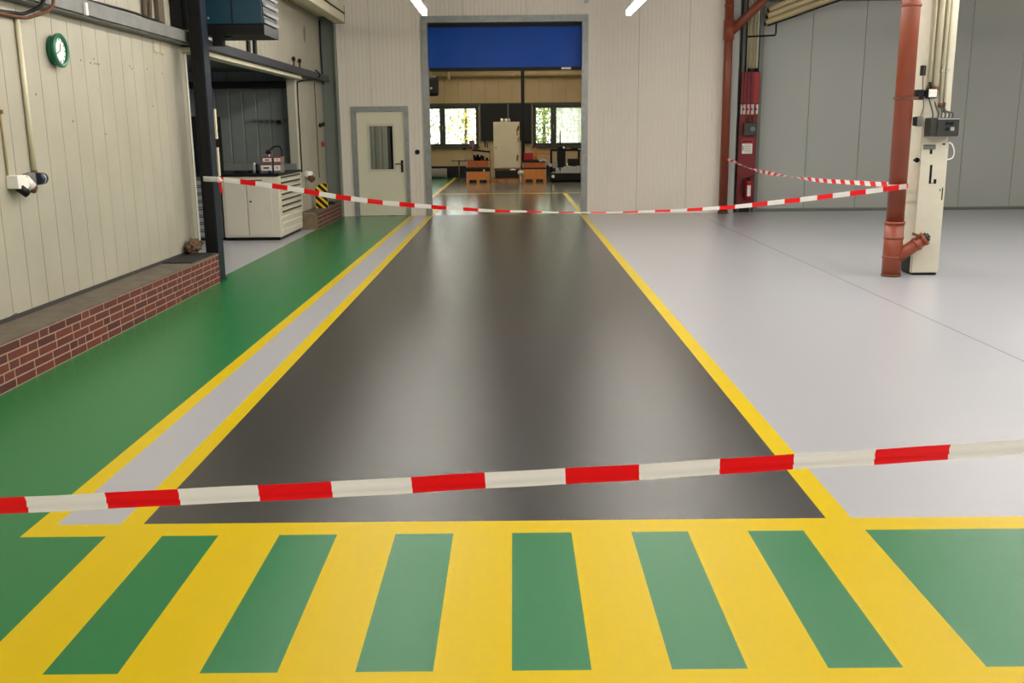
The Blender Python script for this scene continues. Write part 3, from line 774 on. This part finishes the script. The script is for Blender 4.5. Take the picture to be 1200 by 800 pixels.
tape('barrier_tape', t3, .06, (4.4, 15.22, .925), lambda t: .3 + 9.0 * max(0, .62 - t), 'twisted red and white barrier tape from the near orange pipe back to the far pipe')

# ---------------------------------------------------------------- near right column
CX0, CX1, CY0, CY1 = 4.60, 4.90, 11.0, 11.33
t = thing('steel_column', (4.75, 11.17, 0), 'cream painted steel column with the letter L beside the near orange pipe', 'column')
MB().box(CX0, CX1, CY0 + .02, CY1, .02, 5.4).make('shaft', M['creampaint'], t, bevel=.008)
MB().box(CX0 + .004, CX1 + .006, CY0, CY0 + .018, .03, 1.50).make('cover_plate', M['creampaint'], t, bevel=.003)
MB().box(CX0 + .02, CX1 - .01, CY0 + .005, CY1 - .01, 0, .022).make('foot', M['black'], t)  # black slab under the shaft: base shadow put into the colour
MB().box(CX0 - .008, CX0 + .004, CY0 + .06, CY0 + .30, .02, .26).make('foot_shade', M['black'], t)  # black plate on the shaft, painted as the dark of a recess
# the letter L and dot below (as stencilled)
MB().box(4.715, 4.742, CY0 - .002, CY0 + .001, 1.045, 1.255).box(4.742, 4.768, CY0 - .002, CY0 + .001, 1.045, 1.052).box(4.768, 4.80, CY0 - .002, CY0 + .001, 1.045, 1.095).make('stencil_letter', M['black'], t)
MB().box(4.62, 4.76, CY0 - .004, CY0 + .001, 1.425, 1.475).make('name_plate', M['steelgrey'], t)
MB().box(4.70, 4.725, CY0 - .004, CY0 + .001, 1.375, 1.425).box(4.625, 4.755, CY0 - .006, CY0 - .003, 1.47, 1.478).make('plate_tab', M['black'], t)
MB().box(4.835, 4.865, CY0 - .004, CY0 + .001, 1.475, 1.492).make('plate_screw', M['black'], t)
MB().box(4.872, 4.885, CY0 - .003, CY0 + .001, .86, 1.0).box(4.845, 4.855, CY0 - .003, CY0 + .001, .96, .985).make('paint_chip', M['gunmetal'], t)
# conduits
for i, (x, r, z0, nm) in enumerate(((4.635, .018, 2.12, 'thin'), (4.70, .030, 2.10, 'wide'), (4.775, .020, 1.92, 'middle'), (4.815, .014, 1.93, 'slim'))):
    t = thing('conduit_pipe', (x, 10.98, z0), 'cream conduit on the cream column, %s from left' % ('first', 'second', 'third', 'fourth')[i], 'conduit', 'conduits on the cream column')
    MB().cyl((x, CY0 + .018 - r, z0), (x, CY0 + .018 - r, 5.35), r, n=14).make('pipe', M['creampipe'], t)
    if i > 1: MB().box(x - r - .008, x + r + .008, CY0 - .02, CY0 + .02, 2.27, 2.30).make('clip', M['silver'], t)
    MB().cyl((x, CY0 + .018 - r, z0 - .03), (x, CY0 + .018 - r, z0 + .01), r + .006, n=14).make('gland', M['rust'], t)
t = thing('light_switch', (4.66, 10.98, 2.0), 'white square switch with black edge above the distribution box', 'switch')
MB().box(4.60, 4.72, CY0 - .04, CY0 + .02, 1.985, 2.09).make('back_box', M['black'], t, bevel=.01)
MB().box(4.615, 4.705, CY0 - .052, CY0 - .04, 1.995, 2.08).make('switch_plate', M['white'], t, bevel=.004)
MB().cyl((4.64, CY0 - .01, 2.09), (4.63, CY0 - .01, 2.16), .016).make('gland', M['black'], t)
t = thing('pipe_clamp_box', (4.53, 10.98, 1.97), 'black clamp block holding the near orange pipe to the column', 'clamp')
MB().box(4.49, 4.575, 10.98, 11.06, 1.97, 2.08).cyl((4.575, 11.0, 2.04), (4.60, 11.02, 2.04), .035).make('block', M['black'], t, bevel=.008)
mb = MB(); mb.cyl((4.345, 10.95, 1.975), (4.345, 10.95, 2.0), .111, n=28, cap=False); mb.bar((4.44, 10.90, 1.988), (4.52, 10.99, 1.988), .01, .03); mb.make('strap', M['rust'], t)
MB().box(4.53, 4.58, 10.99, 11.04, 2.23, 2.34).make('cable_clip', M['black'], None, bevel=.006, label='small black clip high between orange pipe and cream column', category='clip')
t = thing('thin_wire', (4.56, 10.99, 1.8), 'thin wire hanging from the clamp block to the small grey switch', 'wire')
MB().tube([(4.56, 10.99, 2.34), (4.55, 10.985, 2.2), (4.56, 10.985, 2.08)], .005, n=6).make('wire', M['dirt'], t)
MB().tube([(4.57, 10.975, 1.97), (4.575, 10.97, 1.88), (4.55, 10.97, 1.79)], .005, n=6).make('wire', M['dirt'], t)
t = thing('small_switch', (4.53, 10.97, 1.68), 'small grey and black switch between orange pipe and cream column', 'switch')
MB().box(4.51, 4.57, 10.95, 11.03, 1.68, 1.79).make('body', M['beamgrey'], t, bevel=.005)
MB().box(4.485, 4.51, 10.955, 11.02, 1.69, 1.785).make('black_side', M['black'], t)
t = thing('distribution_box', (4.77, 10.9, 1.56), 'dark grey distribution box with cables on the cream column', 'electrical box')
MB().box(4.615, 4.93, 10.84, 11.0, 1.57, 1.775).make('housing', M['gunmetal'], t, bevel=.008)
MB().box(4.69, 4.925, 10.825, 10.84, 1.58, 1.75).make('front_cover', M['gunmetal'], t, bevel=.004)
MB().box(4.69, 4.925, 10.82, 10.84, 1.752, 1.764).make('rim_strip', M['silver'], t)
for (x, z) in ((4.79, 1.71), (4.84, 1.71), (4.79, 1.65)):
    MB().cyl((x, 10.81, z), (x, 10.83, z), .018).make('dial', M['black'], t)
MB().box(4.83, 4.87, 10.815, 10.826, 1.63, 1.67).make('indicator_plate', M['silver'], t)
for k, x in enumerate((4.66, 4.72, 4.76, 4.80, 4.84, 4.88)):
    xt = (4.63, 4.70, 4.775, 4.78, 4.80, 4.815)[k]; zt = (2.0, 1.95, 1.9, 1.9, 1.9, 1.9)[k]
    MB().tube([(x, 10.92, 1.77), (x + .004, 10.92, 1.82), (xt + .01, 10.97, zt - .05), (xt, 10.985, zt)], .008, n=6).make('cable', M['gunmetal'], t)
MB().box(4.925, 4.94, 10.88, 10.92, 1.64, 1.68).make('latch', M['black'], t)
MB().tube([(4.905, 11.02, 1.50), (4.94, 11.0, 1.48), (4.975, 11.0, 1.40), (4.96, 11.0, 1.33), (4.91, 11.02, 1.31)], .008, n=6).make('cable_hook', M['white'], None, label='thin pale wire loop on the right side of the cream column', category='wire')
MB().cyl((4.52, 10.98, 1.31), (4.60, 11.03, 1.31), .012).cyl((4.555, 10.995, 1.31), (4.57, 11.005, 1.31), .028).make('bolt_knob', M['black'], None, label='black bolt between the orange pipe and the cream column', category='bolt')

# near downpipe with Y branch
t = thing('downpipe', (4.345, 10.95, 0), 'orange brown downpipe with a Y branch beside the cream column', 'pipe')
PXc, PYc = 4.345, 10.95
MB().cyl((PXc, PYc, .55), (PXc, PYc, 5.45), .098, n=32).make('pipe', M['orange'], t)
MB().cyl((PXc, PYc, .02), (PXc, PYc, .60), .104, n=32).make('branch_body', M['orange2'], t)
for z, r in ((.0, .108), (.21, .112), (.43, .110), (.60, .114), (2.95, .11)):
    MB().cyl((PXc, PYc, z), (PXc, PYc, z + .028), r, n=32).make('collar', M['orange2'] if z > 0 else M['rust'], t)
b0 = Vector((PXc + .02, PYc - .02, .20)); b1 = Vector((4.64, PYc - .10, .43))
dv = (b1 - b0).normalized()
MB().cyl(b0, b1, .072, n=24).make('branch', M['orange2'], t)
MB().cyl(b1 - dv * .10, b1 - dv * .07, .082, n=24).cyl(b1 - dv * .01, b1 + dv * .03, .080, n=24).make('branch_collar', M['orange2'], t)
MB().cyl(b1 + dv * .03, b1 + dv * .06, .055, n=16).cyl(b1 + dv * .06, b1 + dv * .08, .03, n=6).make('branch_cap', M['gunmetal'], t)
MB().bar((4.50, PYc - .14, .50), (4.58, PYc - .14, .47), .025, .03).make('branch_clip', M['rust'], t)

# ---------------------------------------------------------------- far pipe with 45 degree branch
t = thing('downpipe', (4.24, 19.6, 0), 'orange brown downpipe at the right end of the cream gate wall', 'pipe')
fx, fy = 4.265, 19.62
MB().cyl((fx, fy, .0), (fx - .02, fy, 5.45), .085, n=24).make('pipe', M['orange'], t)
MB().cyl((fx - .01, fy, 3.38), (fx - .01, fy, 3.75), .105, n=24).make('coupling', M['orange2'], t)
MB().cyl((fx, fy, 0), (fx, fy, .05), .10, n=24).make('foot_collar', M['rust'], t)
MB().cyl((fx, fy, 3.50), (5.35, fy - .05, 4.55), .085, n=24).make('branch', M['orange'], t)
MB().cyl((fx - .02, fy, 4.0), (fx - .02, fy, 4.03), .098, n=24).make('clamp', M['orange2'], t)

# grey/cream wall column behind the red board
t = thing('wall_column', (4.8, 20.15, 0), 'cream and grey steel column against the panel wall behind the red board', 'column')
MB().box(4.64, 4.69, 20.05, 20.28, .0, 5.4).box(4.98, 5.06, 20.05, 20.28, 0, 5.4).make('flange', M['steelgrey'], t)
MB().box(4.69, 4.98, 20.16, 20.28, 0, 5.4).make('web', M['creampaint'], t)
for i, (x, m, r) in enumerate(((4.70, 'black', .014), (4.78, 'yellowpipe', .022), (4.87, 'yellowpipe', .022), (4.93, 'creampaint', .018))):
    t = thing('riser_conduit', (x, 20.0, 2.8), '%s rising from the red board' % ('black cable', 'old cream conduit left of the twin', 'old cream conduit right of the twin', 'pale conduit at the right')[i], 'conduit', 'conduits above the red board')
    MB().cyl((x, 20.02, 2.78), (x, 20.02, 5.3), r, n=10).make('pipe', M[m], t)
    if i: MB().cyl((x, 20.02, 2.80), (x, 20.02, 2.86), r + .012, n=10).make('gland', M['black'], t)
MB().tube([(4.68, 19.98, 3.47), (5.25, 19.98, 3.49), (5.27, 19.98, 3.52), (5.27, 19.98, 3.80)], .016, n=8, smooth=False).make('bracket_rod', M['black'], None, label='black L shaped rod across the conduits beside the panel wall', category='rod')
# bundle of horizontal pipes entering at top right
for i, (dx, dz, r) in enumerate(((0, 0, .06), (.03, .13, .055), (.05, .25, .05))):
    pts = [(5.03 + dx, 19.9, 3.72 + dz), (5.5, 19.75, 3.88 + dz), (6.1, 19.4, 4.08 + dz), (6.9, 18.9, 4.3 + dz), (8.2, 18.2, 4.5 + dz)]
    t = thing('service_pipe', pts[0], 'cream service pipe in the bundle at top right, %s of three' % ('lowest', 'middle', 'topmost')[i], 'pipe', 'service pipes at top right')
    MB().tube(pts, r, n=12).make('pipe', M['yellowpipe'], t)
    MB().ball(pts[0], r + .005, sc=(.5, 1, 1)).make('end_cap', M['black'], t)
MB().tube([(5.05, 19.82, 3.66), (5.5, 19.67, 3.80), (6.1, 19.32, 4.0), (6.9, 18.82, 4.22), (8.2, 18.12, 4.42)], .018, n=8).make('service_cable', M['black'], None, label='black cable under the cream pipe bundle at top right', category='cable')

# ---------------------------------------------------------------- red fire point board
t = thing('fire_point_board', (4.79, 19.9, 0), 'tall red safety board with valves and notice beside the far orange pipe', 'board')
bx0, bx1, by = 4.60, 4.965, 19.93
MB().box(bx0, bx1, by, by + .04, .10, 1.96).make('board', M['darkred'], t, bevel=.004)
MB().box(bx0 + .02, bx1 - .02, by + .005, by + .05, 1.96, 2.16).make('gap_plate', M['white'], t)
MB().box(bx0, bx1 + .01, by - .06, by + .04, 2.16, 2.79).make('top_cover', M['darkred'], t, bevel=.01)
for x in (4.655, 4.72, 4.79): MB().box(x, x + .02, by - .085, by - .06, 2.17, 2.78).make('cover_rib', M['darkred'], t)
MB().box(4.845, 4.95, by - .07, by - .06, 2.18, 2.77).make('bright_strip', M['red'], t)
for x in (4.65, 4.73, 4.81, 4.90):
    MB().cyl((x, by - .02, 1.95), (x, by - .02, 2.17), .014, n=10).cyl((x, by - .04, 2.06), (x + .03, by - .04, 2.06), .02, n=10).make('valve', M['red'], t)
MB().box(4.62, 4.66, by - .03, by, 1.97, 2.15).box(4.93, 4.96, by - .03, by, 1.97, 2.15).make('side_strip', M['white'], t)
cb = MB().box(4.68, 4.93, by - .10, by, 1.54, 1.79).make('control_box', M['gunmetal'], t, bevel=.01)
MB().cyl((4.85, by - .13, 1.67), (4.85, by - .10, 1.67), .05).make('knob', M['steelgrey'], cb)
for x in (4.74, 4.80, 4.86): MB().cyl((x, by - .03, 1.79), (x, by - .03, 1.93), .012, n=8).make('cable', M['rust'], t)
MB().box(4.67, 4.89, by - .006, by, 1.38, 1.47).make('sign_header', M['red'], t)
sg = MB().box(4.675, 4.885, by - .008, by, 1.18, 1.38).make('notice', M['white'], t)
mb = MB()
for k in range(6): mb.box(4.72, 4.86 - .02 * (k % 2), by - .0095, by - .008, 1.21 + .027 * k, 1.217 + .027 * k)
mb.box(4.685, 4.705, by - .0095, by - .008, 1.24, 1.34)
mb.make('notice_print', M['steelgrey'], sg, kind='stuff')
mb = MB()
for k in range(4): mb.box(4.70 + k * .045, 4.73 + k * .045, by - .0075, by - .006, 1.41, 1.445)
mb.make('header_print', M['black'], t, kind='stuff')
MB().box(4.70, 4.88, by + .0, by + .12, 0, .10).make('foot', M['black'], t)
t = thing('fire_extinguisher', (4.82, 19.84, .25), 'red fire extinguisher hanging low on the tall red board', 'extinguisher')
MB().cyl((4.82, 19.84, .27), (4.82, 19.84, .60), .075, n=24).ball((4.82, 19.84, .60), .075, sc=(1, 1, .6)).ball((4.82, 19.84, .27), .075, sc=(1, 1, .25)).make('cylinder', M['red'], t)
MB().box(4.78, 4.85, 19.755, 19.768, .33, .55).make('label_sheet', M['white'], t)
MB().cyl((4.82, 19.84, .63), (4.82, 19.84, .70), .02).bar((4.80, 19.84, .70), (4.92, 19.82, .75), .02, .015).bar((4.80, 19.84, .68), (4.91, 19.82, .69), .02, .012).make('valve_handle', M['black'], t)
MB().tube([(4.80, 19.84, .68), (4.71, 19.82, .66), (4.67, 19.80, .52), (4.69, 19.79, .36), (4.73, 19.79, .30)], .014).make('hose', M['black'], t)

# ---------------------------------------------------------------- lamps (long luminaire rows, plus added unseen ones)
def luminaire(x, y0, y1, z, label, mt='tube', wires=True, top=5.5):
    t = thing('strip_light', (x, (y0 + y1) / 2, z), label, 'lamp')
    MB().box(x - .045, x + .045, y0, y1, z + .025, z + .07).make('housing', M['white'], t)
    MB().box(x - .035, x + .035, y0 + .01, y1 - .01, z - .045, z + .025).make('diffuser', M[mt], t)
    if wires:
        yy = y0 + .8
        while yy < y1:
            MB().cyl((x, yy, z + .07), (x, yy, top), .004, n=5).make('wire', M['silver'], t); yy += 3.0
luminaire(-1.43, 3.5, 16.6, 3.60, 'long white strip light hanging left of the gate')
luminaire(1.93, 3.5, 16.6, 3.57, 'long white strip light hanging right of the gate')
luminaire(5.38, 3.5, 13.2, 3.58, 'long white strip light hanging over the right grey floor')
luminaire(1.93, -3.6, 1.6, 3.57, 'added fill strip light behind the viewpoint over the yellow crossing')  # this and the next two: unseen lamps added to brighten the foreground tape
luminaire(5.38, -3.6, 1.6, 3.58, 'added fill strip light behind the viewpoint over the right side')
luminaire(-1.43, -3.6, .6, 3.6, 'added fill strip light behind the viewpoint near the left wall')
luminaire(9.0, 3.5, 16.6, 3.58, 'added long white strip light out of view near the right wall')  # row out of view, added for its light on the hall
luminaire(-2.6, 20.6, 34, 4.6, 'added hidden strip light on the left of the far room', 'tube2', top=4.98)  # both far room lamps are hidden, added to brighten that room
luminaire(2.6, 20.6, 34, 4.6, 'added hidden strip light on the right of the far room', 'tube2', top=4.98)
luminaire(-7.6, 12.5, 14.5, 2.5, 'added hidden strip light inside the side bay', 'tube3', top=2.71)  # lamp out of sight, added to lift the dim bay
# added area light under the closed ceiling, stands in for cool daylight
def area(name, loc, rot, sx, sy, e, col):
    l = bpy.data.lights.new(name, 'AREA'); l.shape = 'RECTANGLE'; l.size = sx; l.size_y = sy; l.energy = e; l.color = col
    o = bpy.data.objects.new(name, l); C.objects.link(o); o.location = loc; o.rotation_euler = rot
    return o
area('daylight_fill', (8.5, 8, 5.45), (0, 0, 0), 3.0, 8.0, 160, (.82, .90, 1.0))

# ---------------------------------------------------------------- far room contents
# black sheet panel between the windows, split by a post
t = thing('blackout_panel', (-.2, 36.4, 1.3), 'large black sheet panel on the far wall between the two windows', 'panel')
MB().box(-1.22, .74, 36.38, 36.48, 1.34, 2.66).make('sheet', M['bigblack'], t)
for x in (-1.2, -.36 + .2, .72): MB().box(x - .02, x + .02, 36.35, 36.38, 1.34 if x != -.16 else 2.0, 2.66).make('batten', M['steelgrey'], t)
MB().box(.30, .42, 34.0, 34.15, 0, 4.98).make('support_post', M['black'], None, label='black steel post in front of the black sheet in the far room', category='post')
t = thing('ceiling_duct', (0, 36.2, 3.75), 'tan duct running along the top of the far wall under the blue gate curtain', 'duct')
MB().cyl((-2.9, 36.1, 3.72), (7.5, 36.1, 3.72), .10, n=18).make('duct', M['tan'], t)
MB().cyl((-2.35, 36.1, 3.66), (-2.25, 36.1, 3.66), .16, n=18).cyl((.02, 36.1, 3.72), (.1, 36.1, 3.72), .12, n=18).make('collar', M['tan'], t)
t = thing('unit_heater', (-2.7, 33, 2.85), 'black unit heater on the left of the far room behind the gate', 'heater')
MB().box(-3.1, -2.47, 33, 33.4, 2.85, 3.5).make('housing', M['black'], t, bevel=.08)
MB().cyl((-2.7, 32.98, 3.1), (-2.7, 33.0, 3.1), .04).make('fan_hub', M['silver'], t)
# tall cream locker
t = thing('metal_locker', (-.2, 32.9, .42), 'tall cream metal locker with rust stains between the two windows', 'locker')
MB().box(-.645, .235, 32.75, 33.15, .45, 1.98).make('body', M['rustcream'], t, bevel=.01)
MB().box(-.62, .21, 32.73, 32.75, .47, 1.96).make('door', M['rustcream'], t, bevel=.006)
MB().cyl((-.56, 32.70, 1.15), (-.56, 32.73, 1.15), .02).make('handle', M['black'], t)
mb = MB()
rr = random.Random(4)
for k in range(9):
    z = .5 + rr.random() * 1.3; x = .15 + rr.random() * .05; h = rr.uniform(.06, .22)
    mb.prism([(x - .03, z), (x + .0, z - .02), (x + .03, z + h * .5), (x + .01, z + h), (x - .03, z + h * .6)], 'y', 32.727, 32.731)
mb.make('rust_stains', M['stain'], t, kind='stuff')
for i, x in enumerate((-.35, -.22, -.12)):
    MB().cyl((x, 32.9, 1.985), (x, 32.9, 2.09), .045, n=12).make('can', M['white'] if i < 2 else M['silver'], None,
        label='small pale can on top of the cream locker, %s of three' % ('leftmost', 'middle', 'rightmost')[i], category='can', group='cans on the locker')
# pallets
def pallet(cx_, cy_, w, label, wood='wood', loc_z=0):
    t = thing('wooden_pallet', (cx_, cy_, loc_z), label, 'pallet')
    for k in range(3):
        x = cx_ - w / 2 + .05 + k * (w - .1) / 2
        MB().box(x - .05, x + .05, cy_ - .6, cy_ + .6, loc_z, loc_z + .09).make('runner', M[wood], t)
    MB().box(cx_ - w / 2, cx_ + w / 2, cy_ - .6, cy_ + .6, loc_z + .09, loc_z + .14).make('deck', M[wood], t)
    return t
def collar(cx_, cy_, w, z0, z1, label, wood='wood', top_rail=True):
    t = thing('pallet_collar', (cx_, cy_, z0), label, 'crate')
    x0, x1, y0, y1 = cx_ - w / 2, cx_ + w / 2, cy_ - .6, cy_ + .6
    MB().box(x0, x1, y0, y0 + .02, z0, z1).make('side_board', M[wood], t); MB().box(x0, x1, y1 - .02, y1, z0, z1).make('side_board', M[wood], t)
    MB().box(x0, x0 + .02, y0, y1, z0, z1).make('end_board', M[wood], t); MB().box(x1 - .02, x1, y0, y1, z0, z1).make('end_board', M[wood], t)
    MB().box(x0 + .02, x1 - .02, y0 + .02, y1 - .02, z0, z0 + .015).make('base', M['bigblack'], t)
    for x in (x0 + .02, x1 - .02): MB().box(x - .02, x + .02, y0 - .012, y0, z0, z1 - .01).make('hinge', M['rollgrey'], t)
    return t
pl = -1.17; py = 33.2
pallet(pl, py, .80, 'wooden pallet at the bottom of the left crate stack in the far room')
collar(pl, py, .80, .142, .36, 'orange wooden crate on the left pallet, lower of two')
MB().box(pl - .38, pl + .38, py - .58, py + .58, .362, .44).make('tool_tray', M['rubber'], None, label='black tray between the two left crates in the far room', category='tray')
MB().box(pl - .39, pl + .39, py - .59, py + .59, .442, .50).make('tray_lid', M['bigblack'], None, label='dark lid above the black tray of the left crate stack', category='lid')
collar(pl, py, .80, .502, .72, 'reddish wooden crate filled with black tools, upper of the left stack', 'wood2')
MB().cyl((pl + .2, py - .60, .40), (pl + .2, py - .585, .40), .03).make('round_tag', M['white'], None, label='small white tag on the black tray of the left stack', category='tag')
mb = MB(); rr = random.Random(8)
for k in range(9):
    x = pl - .1 + rr.random() * .4; mb.bar((x, py - .3, .62), (x + rr.uniform(-.1, .15), py - .3 + rr.uniform(-.2, .2), .80 + rr.random() * .12), .06, .05)
mb.make('tool_heap', M['black'], None, label='black tools heaped in the upper left crate of the far room', category='tools')
t = thing('tool_stand', (-1.1, 33.7, 0), 'thin metal stand with a dark bar above the left crates', 'stand')
MB().cyl((-1.38, 33.9, 0), (-1.38, 33.9, 1.25), .015, n=8).cyl((-.80, 33.9, 0), (-.80, 33.9, 1.35), .015, n=8).make('uprights', M['steelgrey'], t)
MB().bar((-1.40, 33.88, 1.05), (-.79, 33.88, .98), .04, .06).make('dark_bar', M['black'], t)
MB().box(-.98, -.93, 33.86, 33.9, 1.15, 1.38).box(-.90, -.86, 33.86, 33.9, 1.12, 1.3).make('hanging_tools', M['black'], t)
t = thing('desk_lamp', (-1.6, 33.4, .8), 'small bench lamp left of the crate stack under the left window', 'lamp')
MB().tube([(-1.62, 33.5, .72), (-1.64, 33.5, .95), (-1.66, 33.45, 1.1)], .015, n=8).make('stem', M['silver'], t)
MB().ball((-1.66, 33.42, 1.12), .07, sc=(1, 1, .8)).make('shade', M['black'], t)
MB().box(-2.1, -1.58, 33.3, 33.7, .69, .72).make('shelf', M['black'], t)
MB().cyl((-1.85, 33.5, 0), (-1.85, 33.5, .69), .02, n=8).make('leg', M['steelgrey'], t)
MB().box(-1.62, -1.42, 36.345, 36.44, 1.131, 1.36).make('card_box', M['purple'], None, label='small mauve box on the sill of the left window', category='box')
pallet(-.20, 32.9, .86, 'dark wooden pallet in the middle under the black crate', 'wood2')
MB().box(-.60, .20, 32.4, 33.4, .142, .40).make('black_crate', M['rubber'], None, bevel=.02, label='long black crate on the middle pallet below the locker', category='crate')
MB().box(-.64, .23, 32.55, 33.3, .405, .448).make('base_board', M['rust'], None, label='brown board under the cream locker', category='board')
MB().ball((-.0, 32.45, .42), .06, sc=(1.8, 1, .5)).make('white_cloth', M['white'], None, label='white rag on the black crate below the locker', category='rag')
MB().ball((.26, 32.28, .33), .09, sc=(1.2, 1, .9)).cyl((.26, 32.3, 0), (.26, 32.3, .27), .03).make('white_bundle', M['offwhite'], None, label='pale bundle on a post between middle and right pallets', category='bundle')
pr = .72
pallet(pr, 33.2, .80, 'wooden pallet at the bottom of the right crate stack in the far room')
collar(pr, 33.2, .80, .142, .42, 'bright orange wooden crate on the right pallet, lower of two')
MB().box(pr - .38, pr + .38, 32.62, 33.78, .422, .47).make('tray_lid', M['bigblack'], None, label='dark lid between the two right crates in the far room', category='lid')
collar(pr, 33.2, .80, .472, .64, 'reddish crate with dark contents, upper of the right stack', 'wood2')
MB().box(pr - .37, pr + .15, 32.65, 33.5, .60, .72).make('black_case', M['rubber'], None, bevel=.01, label='flat black case lying in the upper right crate', category='case')
mb = MB()
for k in range(7): mb.ball((pr + .2 + .03 * k, 32.8 + .05 * (k % 3), .68 + .02 * (k % 2)), .045, sub=1)
mb.make('metal_parts', M['silver'], None, label='shiny metal parts at the right end of the upper right crate', category='parts')
MB().box(.375, .69, 33.0, 33.3, .722, .95).make('red_case', M['red'], None, bevel=.015, label='red case standing on the flat black case in the far room', category='case')
t = thing('wooden_mallet', (.9, 33.3, .7), 'large wooden mallet shape lying behind the right crate', 'mallet')
MB().box(.72, .84, 33.35, 33.5, .70, 1.1).make('head', M['wood'], t); MB().box(.84, 1.3, 33.38, 33.44, .88, .95).make('handle', M['wood'], t)
# machine at right
t = thing('workshop_machine', (1.85, 32.6, 0), 'black workshop machine with upright frame and spindle at the right of the far room', 'machine')
MB().box(1.26, 2.9, 32.2, 33.6, .05, .30).make('bed', M['black'], t, bevel=.02)
MB().box(1.30, 2.9, 32.3, 33.5, 0, .05).make('feet', M['rubber'], t)
for x in (1.30, 2.24): MB().box(x - .035, x + .035, 33.0, 33.1, .3, 1.06).make('upright', M['black'], t)
MB().box(1.26, 2.6, 32.98, 33.12, 1.0, 1.07).make('crossbar', M['black'], t)
MB().box(1.50, 1.78, 32.9, 33.2, .3, 1.15).make('centre_column', M['black'], t, bevel=.02)
MB().cyl((1.60, 32.95, 1.1), (1.60, 32.95, 1.68), .03, .012).make('spindle', M['black'], t)
MB().ball((1.68, 32.95, 1.13), .13, sc=(1, .8, 1)).make('head', M['black'], t)
MB().ball((1.72, 32.82, 1.12), .045).make('knob', M['white'], t)
MB().box(1.95, 2.35, 32.9, 33.1, 1.07, 1.12).make('tray', M['rubber'], t); MB().box(2.2, 2.5, 32.85, 33.1, 1.05, 1.085).make('tray_plate', M['silver'], t)
MB().box(1.34, 1.50, 32.75, 32.85, .45, .68).make('grey_box', M['rollgrey'], t); MB().cyl((1.26, 32.7, .55), (1.26, 32.8, .55), .06).make('dial', M['silver'], t)
MB().box(1.85, 2.25, 32.8, 33.0, .35, .75).make('guard', M['black'], t)
mb = MB(); rr = random.Random(2)
for k in range(26):
    x = 1.40 + rr.random() * .95; mb.box(x, x + rr.uniform(.05, .2), 32.22 + rr.random() * .2, 32.6, .30, .33 + rr.random() * .2)
mb.make('metal_parts', M['silver'], t, kind='stuff')
MB().box(1.80, 1.84, 32.6, 32.64, .35, .62).make('white_rod', M['white'], t)
MB().cyl((1.33, 32.15, .20), (1.33, 32.2, .20), .05).make('lamp_disc', M['white'], t)
# felt roll
t = thing('felt_roll', (-2.75, 36.0, 0), 'grey felt roll lying on the green floor under the left window', 'roll')
MB().cyl((-3.6, 36.0, .18), (-2.45, 36.0, .18), .175, n=24).make('roll', M['rollgrey'], t)
MB().cyl((-2.452, 36.0, .18), (-2.445, 36.0, .18), .06, n=16).make('core', M['black'], t)
# small wall items
MB().box(.40, .70, 36.3, 36.36, 1.22, 1.34).make('wall_shelf', M['black'], None, label='small dark shelf on the far wall left of the right window', category='shelf')

# outside : ground and trees
S(MB().box(-20, 20, 36.75, 70, -.3, -.1), 'ground', M['grass'])
def tree(x, y, h, r, label, mats, n, seed):
    t = thing('leafy_tree', (x, y, -.1), label, 'tree', None)
    MB().cyl((x, y, -.1), (x, y, h * .7), .10, .05, n=10).make('trunk', M['bark'], t)
    mb = MB(); rr = random.Random(seed)
    for k in range(n):
        a = Vector((rr.gauss(0, 1), rr.gauss(0, 1), rr.gauss(0, 1))).normalized() * (rr.random() ** .45)
        c = Vector((x + a.x * r, y + a.y * r, h * .55 + a.z * h * .5))
        if c.z < .1: c.z = .1 + rr.random()
        u = Vector((rr.gauss(0, 1), rr.gauss(0, 1), rr.gauss(0, 1))).normalized(); w = u.orthogonal().normalized(); sz = rr.uniform(.05, .12)
        mb.quad([c - u * sz, c + w * sz * .5, c + u * sz, c - w * sz * .5], rr.choice((0, 0, 1)))
    mb.make('foliage', mats, t)
tree(-4.0, 43, 4.2, 1.3, 'green leafy tree outside the left pane of the left far window', [M['leafA'], M['leafB']], 500, 1)
tree(-2.0, 42, 4.0, 1.0, 'yellowish leafy tree outside the left far window', [M['leafB'], M['leafB']], 450, 2)
tree(1.35, 42, 4.0, .9, 'dense green tree outside the right far window', [M['leafA'], M['leafB']], 1100, 3)
tree(3.0, 44, 4.0, 1.3, 'pale tree behind the milky pane of the right far window', [M['leafA'], M['leafB']], 700, 4)

# ---------------------------------------------------------------- world
w = bpy.data.worlds.new('world'); SC.world = w; w.use_nodes = True
bg = w.node_tree.nodes['Background']
bg.inputs[0].default_value = (1.0, 1.0, .97, 1); bg.inputs[1].default_value = 4.0
SC.view_settings.view_transform = 'Standard'
SC.view_settings.look = 'None'
SC.view_settings.exposure = 0.0
SC.cycles.max_bounces = 10
SC.cycles.diffuse_bounces = 5
SC.cycles.sample_clamp_indirect = 6
